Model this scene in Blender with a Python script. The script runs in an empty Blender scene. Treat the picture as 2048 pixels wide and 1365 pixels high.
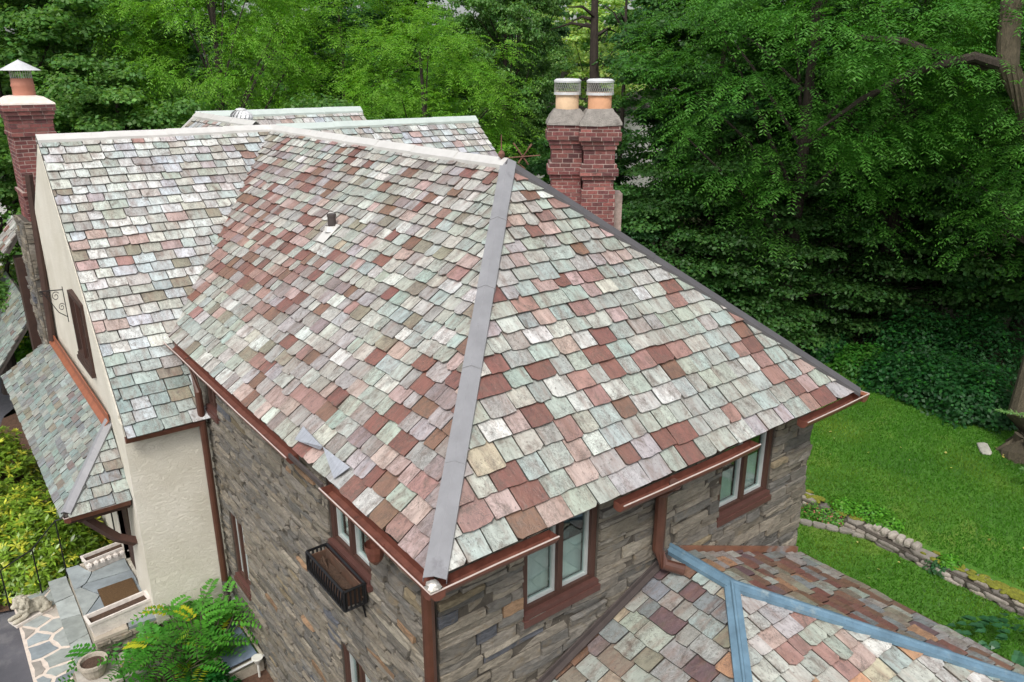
import bpy, math, random
import numpy as np
from mathutils import Matrix, Vector, noise as mnoise

sc = bpy.context.scene
RNG = np.random.default_rng(7)
random.seed(7)
R = math.radians

# ------------------------------------------------------------------ camera
F_PX, CXP, CYP = 1572.0, 1024.0, 682.5
TH, A1 = R(19.25), R(37.6)
CAM = np.array([0.0, 0.0, 10.3])
fh = np.array([math.sin(A1), math.cos(A1), 0.0])
rt = np.array([math.cos(A1), -math.sin(A1), 0.0])
zz = np.array([0.0, 0.0, 1.0])
fw = math.cos(TH) * fh - math.sin(TH) * zz
up = math.sin(TH) * fh + math.cos(TH) * zz
cd = bpy.data.cameras.new('camera'); cam = bpy.data.objects.new('camera', cd)
sc.collection.objects.link(cam)
M4 = Matrix.Identity(4)
for i in range(3):
    M4[i][0] = rt[i]; M4[i][1] = up[i]; M4[i][2] = -fw[i]; M4[i][3] = CAM[i]
cam.matrix_world = M4
cd.sensor_width = 36.0; cd.lens = F_PX / 2048 * 36.0
cd.clip_start = 0.1; cd.clip_end = 2000.0
sc.camera = cam

# ------------------------------------------------------------------ light
SUN = Vector((-0.50, -0.42, 0.85)).normalized()
w = bpy.data.worlds.new('World'); sc.world = w; w.use_nodes = True
nt = w.node_tree; nt.nodes.clear()
sky = nt.nodes.new('ShaderNodeTexSky'); sky.sky_type = 'NISHITA'; sky.sun_disc = False
sky.sun_elevation = math.asin(SUN.z); sky.sun_rotation = math.atan2(SUN.x, SUN.y)
sky.air_density = 1.0; sky.dust_density = 4.0; sky.ozone_density = 1.0
hs = nt.nodes.new('ShaderNodeHueSaturation'); hs.inputs['Saturation'].default_value = 0.30
bg = nt.nodes.new('ShaderNodeBackground'); bg.inputs['Strength'].default_value = 0.15
wo = nt.nodes.new('ShaderNodeOutputWorld')
nt.links.new(sky.outputs[0], hs.inputs['Color']); nt.links.new(hs.outputs[0], bg.inputs['Color'])
nt.links.new(bg.outputs[0], wo.inputs['Surface'])
sl = bpy.data.lights.new('sun', 'SUN'); sl.energy = 1.5; sl.angle = R(16); sl.color = (1.0, 0.965, 0.90)
so = bpy.data.objects.new('sun', sl); sc.collection.objects.link(so)
so.rotation_euler = SUN.to_track_quat('Z', 'Y').to_euler(); so.location = (-20, -10, 40)
vs = sc.view_settings
vs.view_transform = 'Standard'; vs.look = 'None'; vs.exposure = 0.42; vs.gamma = 1.0
vs.use_curve_mapping = False

# ------------------------------------------------------------------ helpers
def lin(c):
    return tuple((x / 255 / 12.92) if x / 255 <= 0.04045 else ((x / 255 + 0.055) / 1.055) ** 2.4 for x in c)

def proj(p):
    d = np.asarray(p, float) - CAM
    wv = d @ fw
    return CXP + F_PX * (d @ rt) / wv, CYP - F_PX * (d @ up) / wv

def ray(px, py):
    return fw + (px - CXP) / F_PX * rt - (py - CYP) / F_PX * up

def onz(px, py, z):
    d = ray(px, py); return CAM + d * ((z - CAM[2]) / d[2])

def at(px, dist, z=0.85):
    d = ray(px, 400); d = np.array([d[0], d[1]]); d /= np.linalg.norm(d)
    return np.array([d[0] * dist, d[1] * dist, z])

def link(o, parent=None):
    sc.collection.objects.link(o)
    if parent is not None:
        o.parent = parent
    return o

def tag(o, label=None, cat=None, group=None, kind=None):
    if label: o['label'] = label
    if cat: o['category'] = cat
    if group: o['group'] = group
    if kind: o['kind'] = kind
    return o

def empty(name, loc, label, cat, group=None):
    o = bpy.data.objects.new(name, None); o.empty_display_size = 0.2
    o.location = tuple(float(v) for v in loc)
    link(o); return tag(o, label, cat, group)

def local(parent):
    return np.array(parent.location) if parent is not None and parent.type == 'EMPTY' else np.zeros(3)

class MB:
    """collects polygons (world coordinates) with a colour and a local surface coordinate per vertex"""
    def __init__(self):
        self.v = []; self.f = []; self.c = []; self.u = []
    def add(self, verts, faces, col=(1, 1, 1), uv=None):
        b = len(self.v)
        self.v.extend([tuple(map(float, p)) for p in verts])
        self.f.extend([tuple(i + b for i in fc) for fc in faces])
        self.c.extend(list(col) if isinstance(col, list) else [tuple(col)] * len(verts))
        self.u.extend(uv if uv is not None else [tuple(map(float, p)) for p in verts])
        return self
    def box(self, lo, hi, col=(1, 1, 1), M=None):
        x0, y0, z0 = lo; x1, y1, z1 = hi
        P = [(x0,y0,z0),(x1,y0,z0),(x1,y1,z0),(x0,y1,z0),(x0,y0,z1),(x1,y0,z1),(x1,y1,z1),(x0,y1,z1)]
        if M is not None: P = [M @ np.array(p) if not callable(M) else M(p) for p in P]
        return self.add(P, [(0,3,2,1),(4,5,6,7),(0,1,5,4),(1,2,6,5),(2,3,7,6),(3,0,4,7)], col)
    def tube(self, pts, rads, n=8, col=(1, 1, 1), cap=True, flat=1.0):
        pts = [np.asarray(p, float) for p in pts]
        if not hasattr(rads, '__len__'): rads = [rads] * len(pts)
        V = []; Fc = []
        for i, p in enumerate(pts):
            t = pts[min(i + 1, len(pts) - 1)] - pts[max(i - 1, 0)]
            t = t / (np.linalg.norm(t) + 1e-9)
            ref = np.array([0, 0, 1.0]) if abs(t[2]) < 0.9 else np.array([1.0, 0, 0])
            a = np.cross(t, ref); a /= np.linalg.norm(a); b = np.cross(t, a)
            for k in range(n):
                th = 2 * math.pi * k / n
                V.append(p + rads[i] * (math.cos(th) * a + flat * math.sin(th) * b))
        for i in range(len(pts) - 1):
            for k in range(n):
                k2 = (k + 1) % n
                Fc.append((i*n+k, i*n+k2, (i+1)*n+k2, (i+1)*n+k))
        if cap:
            Fc.append(tuple(range(n)))
            Fc.append(tuple((len(pts)-1)*n + k for k in reversed(range(n))))
        return self.add(V, Fc, col)
    def lathe(self, c, prof, n=20, col=(1, 1, 1), jit=0.0):
        V = []; Fc = []
        for (r, z) in prof:
            for k in range(n):
                th = 2 * math.pi * k / n
                rr = r * (1 + jit * random.uniform(-1, 1))
                V.append((c[0] + rr * math.cos(th), c[1] + rr * math.sin(th), c[2] + z))
        for i in range(len(prof) - 1):
            for k in range(n):
                k2 = (k + 1) % n
                Fc.append((i*n+k, i*n+k2, (i+1)*n+k2, (i+1)*n+k))
        return self.add(V, Fc, col)
    def prism(self, poly, off, col=(1, 1, 1)):
        n = len(poly); poly = [np.asarray(p, float) for p in poly]; off = np.asarray(off, float)
        V = poly + [p + off for p in poly]
        Fc = [tuple(range(n)), tuple(2*n-1-i for i in range(n))]
        Fc += [(i, i+n, (i+1) % n + n, (i+1) % n) for i in range(n)]
        return self.add(V, Fc, col)
    def build(self, name, mat, parent=None, smooth=False):
        off = local(parent)
        me = bpy.data.meshes.new(name)
        V = np.array(self.v, np.float64)
        if parent is not None and parent.type != 'EMPTY':
            off = local(parent.parent) if parent.parent else np.zeros(3)
        me.from_pydata((V - off).tolist(), [], self.f)
        a = me.attributes.new('tint', 'FLOAT_COLOR', 'POINT')
        C = np.ones((len(V), 4), np.float32); C[:, :3] = np.array(self.c, np.float32)
        a.data.foreach_set('color', C.ravel())
        b = me.attributes.new('suv', 'FLOAT_VECTOR', 'POINT')
        b.data.foreach_set('vector', np.array(self.u, np.float32).ravel())
        me.materials.append(mat)
        if smooth:
            me.polygons.foreach_set('use_smooth', [True] * len(me.polygons))
        me.update()
        return link(bpy.data.objects.new(name, me), parent)

def np_mesh(name, V, Q, C, mat):
    """mesh from arrays; Q is (n,3) or (n,4); C a colour per vertex"""
    me = bpy.data.meshes.new(name)
    k = Q.shape[1]
    me.vertices.add(len(V)); me.vertices.foreach_set('co', V.astype(np.float32).ravel())
    me.loops.add(Q.size); me.loops.foreach_set('vertex_index', Q.astype(np.int32).ravel())
    me.polygons.add(len(Q))
    me.polygons.foreach_set('loop_start', np.arange(0, Q.size, k, dtype=np.int32))
    me.polygons.foreach_set('loop_total', np.full(len(Q), k, np.int32))
    a = me.attributes.new('tint', 'FLOAT_COLOR', 'POINT')
    C4 = np.ones((len(V), 4), np.float32); C4[:, :3] = C
    a.data.foreach_set('color', C4.ravel())
    me.materials.append(mat); me.update(); me.validate()
    return me

def noise1(p, s=1.0):
    return mnoise.noise(Vector((p[0] * s, p[1] * s, p[2] * s if len(p) > 2 else 0.0)))

# ------------------------------------------------------------------ materials
def nodes(name):
    m = bpy.data.materials.new(name); m.use_nodes = True
    t = m.node_tree; b = t.nodes['Principled BSDF']
    return m, t, b

def N(t, typ, **kw):
    n = t.nodes.new(typ)
    for k, v in kw.items():
        if k in n.inputs: n.inputs[k].default_value = v
        else: setattr(n, k, v)
    return n

def ramp(t, stops):
    n = t.nodes.new('ShaderNodeValToRGB'); e = n.color_ramp.elements
    while len(e) > 1: e.remove(e[-1])
    e[0].position = stops[0][0]; e[0].color = (*stops[0][1], 1)
    for p, c in stops[1:]:
        x = e.new(p); x.color = (*c, 1)
    return n

def g3(v): return (v, v, v)

def mul(t, a, b, fac=1.0):
    n = t.nodes.new('ShaderNodeMix'); n.data_type = 'RGBA'; n.blend_type = 'MULTIPLY'
    n.inputs[0].default_value = fac
    t.links.new(a, n.inputs[6]); t.links.new(b, n.inputs[7]); return n.outputs[2]

def mixc(t, a, b, fac):
    n = t.nodes.new('ShaderNodeMix'); n.data_type = 'RGBA'
    if isinstance(fac, float): n.inputs[0].default_value = fac
    else: t.links.new(fac, n.inputs[0])
    for s, i in ((a, 6), (b, 7)):
        if isinstance(s, tuple): n.inputs[i].default_value = (*s, 1)
        else: t.links.new(s, n.inputs[i])
    return n.outputs[2]

def coords(t, scale=(1, 1, 1), attr=None):
    mp = N(t, 'ShaderNodeMapping'); mp.inputs['Scale'].default_value = scale
    if attr:
        s = N(t, 'ShaderNodeAttribute', attribute_name=attr); t.links.new(s.outputs['Vector'], mp.inputs[0])
    else:
        s = N(t, 'ShaderNodeTexCoord'); t.links.new(s.outputs['Object'], mp.inputs[0])
    return mp.outputs[0]

def simple(name, col, rough=0.6, metal=0.0, var=0.25, vscale=6.0, bump=0.0, bscale=40.0, stretch=(1, 1, 1), tint=False, spec=0.5, dirt=None):
    m, t, b = nodes(name)
    co = coords(t, stretch)
    nz = N(t, 'ShaderNodeTexNoise', Scale=vscale, Detail=6.0, Roughness=0.65); t.links.new(co, nz.inputs[0])
    rp = ramp(t, [(0.3, g3(1 - var)), (0.7, g3(1 + var))]); t.links.new(nz.outputs[0], rp.inputs[0])
    if tint:
        a = N(t, 'ShaderNodeAttribute', attribute_name='tint'); base = a.outputs['Color']
    else:
        a = N(t, 'ShaderNodeRGB'); a.outputs[0].default_value = (*col, 1); base = a.outputs[0]
    c = mul(t, base, rp.outputs[0])
    if dirt:
        n2 = N(t, 'ShaderNodeTexNoise', Scale=dirt[1], Detail=8.0, Roughness=0.7); t.links.new(co, n2.inputs[0])
        r2 = ramp(t, [(dirt[2], g3(0)), (dirt[2] + 0.14, g3(1))]); t.links.new(n2.outputs[0], r2.inputs[0])
        c = mixc(t, c, dirt[0], r2.outputs[0])
    t.links.new(c, b.inputs['Base Color'])
    b.inputs['Roughness'].default_value = rough; b.inputs['Metallic'].default_value = metal
    b.inputs['Specular IOR Level'].default_value = spec
    if bump:
        n3 = N(t, 'ShaderNodeTexNoise', Scale=bscale, Detail=6.0); t.links.new(co, n3.inputs[0])
        bp = N(t, 'ShaderNodeBump', Strength=bump, Distance=0.02); t.links.new(n3.outputs[0], bp.inputs['Height'])
        t.links.new(bp.outputs[0], b.inputs['Normal'])
    return m

def slate_material():
    m, t, b = nodes('slate')
    a = N(t, 'ShaderNodeAttribute', attribute_name='tint')
    c1 = coords(t, (15, 4.5, 1), 'suv')
    n1 = N(t, 'ShaderNodeTexNoise', Scale=1.0, Detail=7.0, Roughness=0.7, Distortion=0.5); t.links.new(c1, n1.inputs[0])
    r1 = ramp(t, [(0.27, g3(0.60)), (0.48, g3(0.98)), (0.72, g3(1.26))]); t.links.new(n1.outputs[0], r1.inputs[0])
    c = mul(t, a.outputs['Color'], r1.outputs[0])
    # brown run-off streaks and blotches
    c5 = coords(t, (9, 2.2, 1), 'suv')
    n5 = N(t, 'ShaderNodeTexNoise', Scale=1.0, Detail=6.0, Roughness=0.7); t.links.new(c5, n5.inputs[0])
    r5 = ramp(t, [(0.47, g3(0)), (0.70, g3(0.62))]); t.links.new(n5.outputs[0], r5.inputs[0])
    c = mixc(t, c, lin((122, 90, 76)), r5.outputs[0])
    c2 = coords(t, (7, 5, 1), 'suv')
    n2 = N(t, 'ShaderNodeTexNoise', Scale=1.0, Detail=8.0, Roughness=0.72, Distortion=0.6); t.links.new(c2, n2.inputs[0])
    r2 = ramp(t, [(0.53, g3(0)), (0.68, g3(0.8))]); t.links.new(n2.outputs[0], r2.inputs[0])
    c = mixc(t, c, lin((98, 86, 76)), r2.outputs[0])
    # fine cracks and black lichen specks
    c3 = coords(t, (10, 7, 1), 'suv')
    vr = N(t, 'ShaderNodeTexNoise', Scale=1.0, Detail=9.0, Roughness=0.8, Distortion=1.6); t.links.new(c3, vr.inputs[0])
    r3 = ramp(t, [(0.470, g3(0)), (0.495, g3(0.85)), (0.520, g3(0))]); t.links.new(vr.outputs[0], r3.inputs[0])
    mk = N(t, 'ShaderNodeTexNoise', Scale=0.35, Detail=2.0); t.links.new(c3, mk.inputs[0])
    mr = ramp(t, [(0.44, g3(0)), (0.56, g3(1))]); t.links.new(mk.outputs[0], mr.inputs[0])
    f3 = mul(t, r3.outputs[0], mr.outputs[0])
    c = mixc(t, c, lin((58, 52, 48)), f3)
    c6 = coords(t, (38, 30, 1), 'suv')
    n6 = N(t, 'ShaderNodeTexNoise', Scale=1.0, Detail=3.0, Roughness=0.6); t.links.new(c6, n6.inputs[0])
    r6 = ramp(t, [(0.60, g3(0)), (0.68, g3(0.6))]); t.links.new(n6.outputs[0], r6.inputs[0])
    c = mixc(t, c, lin((74, 68, 62)), r6.outputs[0])
    c4 = coords(t, (60, 60, 1), 'suv')
    n4 = N(t, 'ShaderNodeTexNoise', Scale=1.0, Detail=2.0); t.links.new(c4, n4.inputs[0])
    r4 = ramp(t, [(0.66, g3(0)), (0.76, g3(0.18))]); t.links.new(n4.outputs[0], r4.inputs[0])
    c = mixc(t, c, lin((225, 228, 220)), r4.outputs[0])
    t.links.new(c, b.inputs['Base Color'])
    rr = ramp(t, [(0.3, g3(0.30)), (0.75, g3(0.56))]); t.links.new(n2.outputs[0], rr.inputs[0])
    t.links.new(rr.outputs[0], b.inputs['Roughness'])
    b.inputs['Specular IOR Level'].default_value = 0.8
    hn = N(t, 'ShaderNodeMath', operation='ADD'); t.links.new(n1.outputs[0], hn.inputs[0]); t.links.new(n2.outputs[0], hn.inputs[1])
    bp = N(t, 'ShaderNodeBump', Strength=0.8, Distance=0.014); t.links.new(hn.outputs[0], bp.inputs['Height'])
    t.links.new(bp.outputs[0], b.inputs['Normal'])
    return m

def stone_material(name, sc1=(3, 30, 3)):
    m, t, b = nodes(name)
    a = N(t, 'ShaderNodeAttribute', attribute_name='tint')
    c1 = coords(t, (9, 26, 1), 'suv')
    n1 = N(t, 'ShaderNodeTexNoise', Scale=1.0, Detail=7.0, Roughness=0.7, Distortion=0.4); t.links.new(c1, n1.inputs[0])
    r1 = ramp(t, [(0.3, g3(0.55)), (0.5, g3(0.95)), (0.72, g3(1.30))]); t.links.new(n1.outputs[0], r1.inputs[0])
    c = mul(t, a.outputs['Color'], r1.outputs[0])
    c2 = coords(t, (5, 5, 1), 'suv')
    n2 = N(t, 'ShaderNodeTexNoise', Scale=1.0, Detail=6.0, Roughness=0.7); t.links.new(c2, n2.inputs[0])
    r2 = ramp(t, [(0.55, g3(0)), (0.72, g3(0.7))]); t.links.new(n2.outputs[0], r2.inputs[0])
    c = mixc(t, c, lin((128, 112, 88)), r2.outputs[0])
    t.links.new(c, b.inputs['Base Color']); b.inputs['Roughness'].default_value = 0.8
    b.inputs['Specular IOR Level'].default_value = 0.3
    bp = N(t, 'ShaderNodeBump', Strength=0.9, Distance=0.03); t.links.new(n1.outputs[0], bp.inputs['Height'])
    t.links.new(bp.outputs[0], b.inputs['Normal'])
    return m

def leaf_material(name, rough=0.5, trans=0.42, spec=0.35):
    m, t, b = nodes(name)
    a = N(t, 'ShaderNodeAttribute', attribute_name='tint')
    t.links.new(a.outputs['Color'], b.inputs['Base Color'])
    b.inputs['Roughness'].default_value = rough; b.inputs['Specular IOR Level'].default_value = spec
    tr = N(t, 'ShaderNodeBsdfTranslucent')
    g = N(t, 'ShaderNodeMix', data_type='RGBA', blend_type='MULTIPLY'); g.inputs[0].default_value = 1.0
    t.links.new(a.outputs['Color'], g.inputs[6]); g.inputs[7].default_value = (1.5, 1.5, 0.7, 1)
    t.links.new(g.outputs[2], tr.inputs['Color'])
    mx = N(t, 'ShaderNodeMixShader'); mx.inputs[0].default_value = trans
    o = t.nodes['Material Output']
    t.links.new(b.outputs[0], mx.inputs[1]); t.links.new(tr.outputs[0], mx.inputs[2]); t.links.new(mx.outputs[0], o.inputs[0])
    return m

def glass_material():
    m, t, b = nodes('window_glass')
    t.nodes.remove(b)
    gl = N(t, 'ShaderNodeBsdfGlossy', Roughness=0.02); gl.inputs['Color'].default_value = (0.95, 0.97, 0.97, 1)
    tr = N(t, 'ShaderNodeBsdfTransparent'); tr.inputs['Color'].default_value = (0.80, 0.87, 0.86, 1)
    fr = N(t, 'ShaderNodeLayerWeight', Blend=0.5)
    pw = N(t, 'ShaderNodeMath', operation='POWER'); pw.inputs[1].default_value = 3.5; t.links.new(fr.outputs['Facing'], pw.inputs[0])
    ad = N(t, 'ShaderNodeMath', operation='MULTIPLY_ADD'); ad.inputs[1].default_value = 0.7; ad.inputs[2].default_value = 0.07
    t.links.new(pw.outputs[0], ad.inputs[0])
    mx = N(t, 'ShaderNodeMixShader'); t.links.new(ad.outputs[0], mx.inputs[0])
    t.links.new(tr.outputs[0], mx.inputs[1]); t.links.new(gl.outputs[0], mx.inputs[2])
    t.links.new(mx.outputs[0], t.nodes['Material Output'].inputs[0])
    return m

def stucco_material():
    m, t, b = nodes('stucco')
    co = coords(t)
    n0 = N(t, 'ShaderNodeTexNoise', Scale=1.3, Detail=5.0, Roughness=0.6); t.links.new(co, n0.inputs[0])
    r0 = ramp(t, [(0.3, lin((206, 200, 184))), (0.7, lin((222, 217, 204)))]); t.links.new(n0.outputs[0], r0.inputs[0])
    cs = coords(t, (1, 1, 2.4))
    n1 = N(t, 'ShaderNodeTexNoise', Scale=7.0, Detail=4.0, Roughness=0.5, Distortion=1.6); t.links.new(cs, n1.inputs[0])
    r1 = ramp(t, [(0.42, g3(0.0)), (0.49, g3(1.0)), (0.53, g3(0.1)), (0.60, g3(0.75)), (0.64, g3(.1))]); t.links.new(n1.outputs[0], r1.inputs[0])
    t.links.new(r0.outputs[0], b.inputs['Base Color']); b.inputs['Roughness'].default_value = 0.9
    bp = N(t, 'ShaderNodeBump', Strength=0.5, Distance=0.018); t.links.new(r1.outputs[0], bp.inputs['Height'])
    t.links.new(bp.outputs[0], b.inputs['Normal'])
    return m

def grass_ground_material():
    m, t, b = nodes('lawn_grass')
    co = coords(t)
    n0 = N(t, 'ShaderNodeTexNoise', Scale=0.55, Detail=5.0, Roughness=0.6); t.links.new(co, n0.inputs[0])
    r0 = ramp(t, [(0.32, lin((58, 106, 20))), (0.55, lin((74, 122, 26))), (0.78, lin((118, 138, 52)))]); t.links.new(n0.outputs[0], r0.inputs[0])
    n1 = N(t, 'ShaderNodeTexNoise', Scale=28.0, Detail=4.0, Roughness=0.8); t.links.new(co, n1.inputs[0])
    r1 = ramp(t, [(0.3, g3(0.55)), (0.7, g3(1.3))]); t.links.new(n1.outputs[0], r1.inputs[0])
    t.links.new(mul(t, r0.outputs[0], r1.outputs[0]), b.inputs['Base Color']); b.inputs['Roughness'].default_value = 0.85
    bp = N(t, 'ShaderNodeBump', Strength=0.6, Distance=0.04); t.links.new(n1.outputs[0], bp.inputs['Height'])
    t.links.new(bp.outputs[0], b.inputs['Normal'])
    return m

MAT = dict(
    slate=slate_material(), stone=stone_material('fieldstone'), leaf=leaf_material('leaf'),
    glossleaf=leaf_material('waxy_leaf', 0.32, 0.25, 0.5), glass=glass_material(), stucco=stucco_material(),
    lawn=grass_ground_material(),
    deck=simple('roof_underlay', lin((70, 64, 60)), 0.9),
    mortar=simple('mortar_bed', lin((78, 72, 64)), 0.95, var=0.35, vscale=9, bump=0.6),
    brick=simple('brick', (1, 1, 1), 0.85, var=0.3, vscale=22, bump=0.5, bscale=90, tint=True, dirt=(lin((62, 50, 48)), 4, 0.57)),
    brickmortar=simple('brick_mortar', lin((160, 142, 134)), 0.95, var=0.3, vscale=12, dirt=(lin((84, 74, 70)), 3, 0.6)),
    cement=simple('weathered_cement', lin((132, 127, 121)), 0.95, var=0.25, vscale=9, bump=0.8, bscale=45, dirt=(lin((82, 76, 72)), 5, 0.58)),
    palecement=simple('pale_cement', lin((214, 202, 192)), 0.9, var=0.12, vscale=9, bump=0.4, dirt=(lin((120, 100, 92)), 5, 0.66)),
    clay=simple('clay_flue', (1, 1, 1), 0.8, var=0.12, vscale=7, tint=True, dirt=(lin((150, 138, 120)), 6, 0.68)),
    brown=simple('brown_painted_metal', lin((80, 50, 39)), 0.42, var=0.2, vscale=7),
    gutter=simple('aged_copper_gutter', lin((116, 72, 60)), 0.42, 0.2, var=0.3, vscale=9, dirt=(lin((70, 46, 38)), 6, 0.60)),
    lip=simple('copper_edge_sheen', lin((196, 180, 172)), 0.35, 0.1, var=0.1),  # pale colour carries the copper edge's reflection
    solder=simple('solder_patch', lin((205, 200, 192)), 0.35, 0.6, var=0.3, vscale=14, bump=0.5),
    wood=simple('brown_wood', lin((72, 47, 39)), 0.55, var=0.22, vscale=5, stretch=(6, 6, 1), bump=0.15),
    sill=simple('maroon_sill', lin((84, 54, 48)), 0.6, var=0.15, vscale=8),
    darkwood=simple('dark_brown_wood', lin((62, 42, 34)), 0.7, var=0.25, vscale=5, bump=0.2),
    alum=simple('grey_sash', lin((178, 184, 182)), 0.45, 0.1, var=0.08),
    curtain=simple('pale_curtain', lin((206, 210, 206)), 0.9, var=0.14, vscale=3, stretch=(3, 3, 0.6)),
    room=simple('dim_room', lin((84, 90, 88)), 0.95),
    hipmetal=simple('grey_hip_metal', lin((146, 146, 149)), 0.5, 0.25, var=0.10, vscale=4, dirt=(lin((122, 120, 124)), 3, 0.58)),
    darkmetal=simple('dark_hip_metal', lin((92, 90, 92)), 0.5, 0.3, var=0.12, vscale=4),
    ridgemetal=simple('pale_ridge_metal', lin((208, 206, 202)), 0.4, 0.2, var=0.08, vscale=4, dirt=(lin((190, 180, 172)), 5, 0.62)),
    patina=simple('mint_ridge_metal', lin((196, 206, 200)), 0.45, 0.2, var=0.08, vscale=4),
    bluemetal=simple('blue_painted_flashing', lin((96, 124, 142)), 0.5, 0.1, var=0.25, vscale=5, dirt=(lin((134, 148, 152)), 4, 0.56)),
    orange=simple('new_copper_flashing', lin((158, 96, 70)), 0.4, 0.3, var=0.2, vscale=7, dirt=(lin((138, 92, 74)), 4, 0.6)),
    oldcopper=simple('old_copper_flashing', lin((136, 94, 74)), 0.5, 0.2, var=0.3, vscale=3, dirt=(lin((150, 158, 160)), 1.2, 0.52)),
    galv=simple('galvanised_metal', lin((214, 215, 216)), 0.38, 0.25, var=0.12, vscale=8),
    leadsheet=simple('torn_lead_sheet', lin((160, 164, 172)), 0.45, 0.2, var=0.2, vscale=9, stretch=(1, 5, 1), bump=.4, bscale=14),
    mesh=simple('spark_screen', lin((188, 188, 184)), 0.5, 0.2),
    pipe=simple('lead_pipe', lin((74, 66, 64)), 0.6, 0.1),
    iron=simple('black_iron', lin((32, 32, 34)), 0.5, 0.4, var=0.3),
    rust=simple('rusty_iron', lin((112, 78, 64)), 0.85, var=0.35, vscale=20, bump=0.3),
    copperliner=simple('rusty_liner', lin((96, 70, 56)), 0.8, 0.1, var=0.4, vscale=9, dirt=(lin((84, 70, 58)), 6, 0.48)),
    soil=simple('dark_soil', lin((74, 56, 44)), 0.95, var=0.4, vscale=25, bump=0.8),
    mat_=simple('coir', lin((96, 72, 44)), 0.95, var=0.3, vscale=60, bump=0.9, bscale=160),
    whitestone=simple('white_cast_stone', lin((212, 204, 196)), 0.85, var=0.15, vscale=10, bump=0.4, dirt=(lin((150, 136, 122)), 7, 0.60)),
    caststone=simple('cast_stone', lin((165, 156, 142)), 0.9, var=0.2, vscale=14, bump=0.6, dirt=(lin((108, 102, 88)), 8, 0.58)),
    lionstone=simple('pale_carved_stone', lin((172, 166, 150)), 0.9, var=0.25, vscale=16, bump=0.6, dirt=(lin((112, 108, 92)), 9, 0.56)),
    flag=simple('flagstone', (1, 1, 1), 0.75, var=0.22, vscale=5, bump=0.3, bscale=22, tint=True, dirt=(lin((116, 112, 104)), 4, 0.62)),
    paleMortar=simple('pale_mortar', lin((205, 192, 180)), 0.9, var=0.15, vscale=10, bump=0.3),
    asphalt=simple('asphalt', lin((84, 84, 90)), 0.9, var=0.2, vscale=1.2, bump=0.5, bscale=120, dirt=(lin((112, 110, 112)), 0.8, 0.56)),
    bark=simple('bark', lin((82, 74, 60)), 0.95, var=0.4, vscale=7, stretch=(3, 3, 0.6), bump=1.0, bscale=16),
    darkbark=simple('dark_bark', lin((56, 48, 42)), 0.95, var=0.4, vscale=7, stretch=(3, 3, 0.6), bump=1.0, bscale=16),
    earth=simple('leaf_litter', lin((66, 60, 40)), 0.95, var=0.4, vscale=1.4, bump=0.6, dirt=(lin((54, 84, 34)), 0.5, 0.52)),
    mulch=simple('mulch', lin((86, 62, 48)), 0.95, var=0.4, vscale=18, bump=0.9),
    siding=simple('white_siding', lin((215, 215, 212)), 0.7, var=0.06),
    acrylic=simple('smoky_acrylic_cover', lin((110, 122, 142)), 0.12, var=0.2, vscale=2, spec=0.8),
    rock=simple('garden_rock', (1, 1, 1), 0.9, var=0.25, vscale=7, bump=0.7, bscale=18, tint=True, dirt=(lin((120, 116, 104)), 4, 0.6)),
    moss=simple('yellow_moss', lin((112, 114, 34)), 0.95, var=0.3, vscale=12, bump=0.9, bscale=50),
    lamp=simple('white_plastic', lin((205, 203, 196)), 0.5, var=0.05),
)

# ------------------------------------------------------------------ pieces (slates, stones, bricks)
class Piece:
    __slots__ = ('v', 'f', 'c', 'u', 'parent', 'area', 'vis')
def make_piece(v, f, c, u, parent, vis=True):
    p = Piece(); p.v = v; p.f = f; p.c = c; p.u = u; p.parent = parent; p.vis = vis
    P = [proj(q) for q in v]
    xs = [q[0] for q in P]; ys = [q[1] for q in P]
    inside = min(xs) < 2048 and max(xs) > 0 and min(ys) < 1365 and max(ys) > 0
    p.area = 0.0
    if vis and inside:
        fc = P if len(f[0]) == 0 else [P[i] for i in f[0]]
        a = 0.0
        for i in range(len(fc)):
            x0, y0 = fc[i]; x1, y1 = fc[(i + 1) % len(fc)]
            a += x0 * y1 - x1 * y0
        cx = min(max(np.mean(xs), 0), 2048); cy = np.mean(ys)
        p.area = abs(a) / 2 if (0 < np.mean(xs) < 2048 and 0 < cy < 1365) else abs(a) / 6
    return p

def emit(pieces, name, many, limit, mat, root):
    pieces = sorted(pieces, key=lambda p: -p.area)
    for p in pieces[:limit]:
        b = MB(); b.add(p.v, p.f, p.c, p.u)
        b.build(name, mat, p.parent)
    rest = pieces[limit:]
    if rest:
        b = MB()
        for p in rest: b.add(p.v, p.f, p.c, p.u)
        o = b.build(many, mat, root); o['kind'] = 'stuff'

def clip(poly, n, d):
    """keep the side n.p <= d of a 2-D polygon"""
    out = []
    for i in range(len(poly)):
        a = poly[i]; b = poly[(i + 1) % len(poly)]
        da = n[0]*a[0] + n[1]*a[1] - d; db = n[0]*b[0] + n[1]*b[1] - d
        if da <= 0: out.append(a)
        if (da < 0 < db) or (db < 0 < da):
            s = da / (da - db); out.append((a[0] + s*(b[0]-a[0]), a[1] + s*(b[1]-a[1])))
    return out

def clip_convex(poly, hull):
    n = len(hull)
    for i in range(n):
        a = hull[i]; b = hull[(i + 1) % n]
        nx, ny = (b[1]-a[1]), -(b[0]-a[0])
        poly = clip(poly, (nx, ny), nx*a[0] + ny*a[1])
        if len(poly) < 3: return []
    return poly

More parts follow.
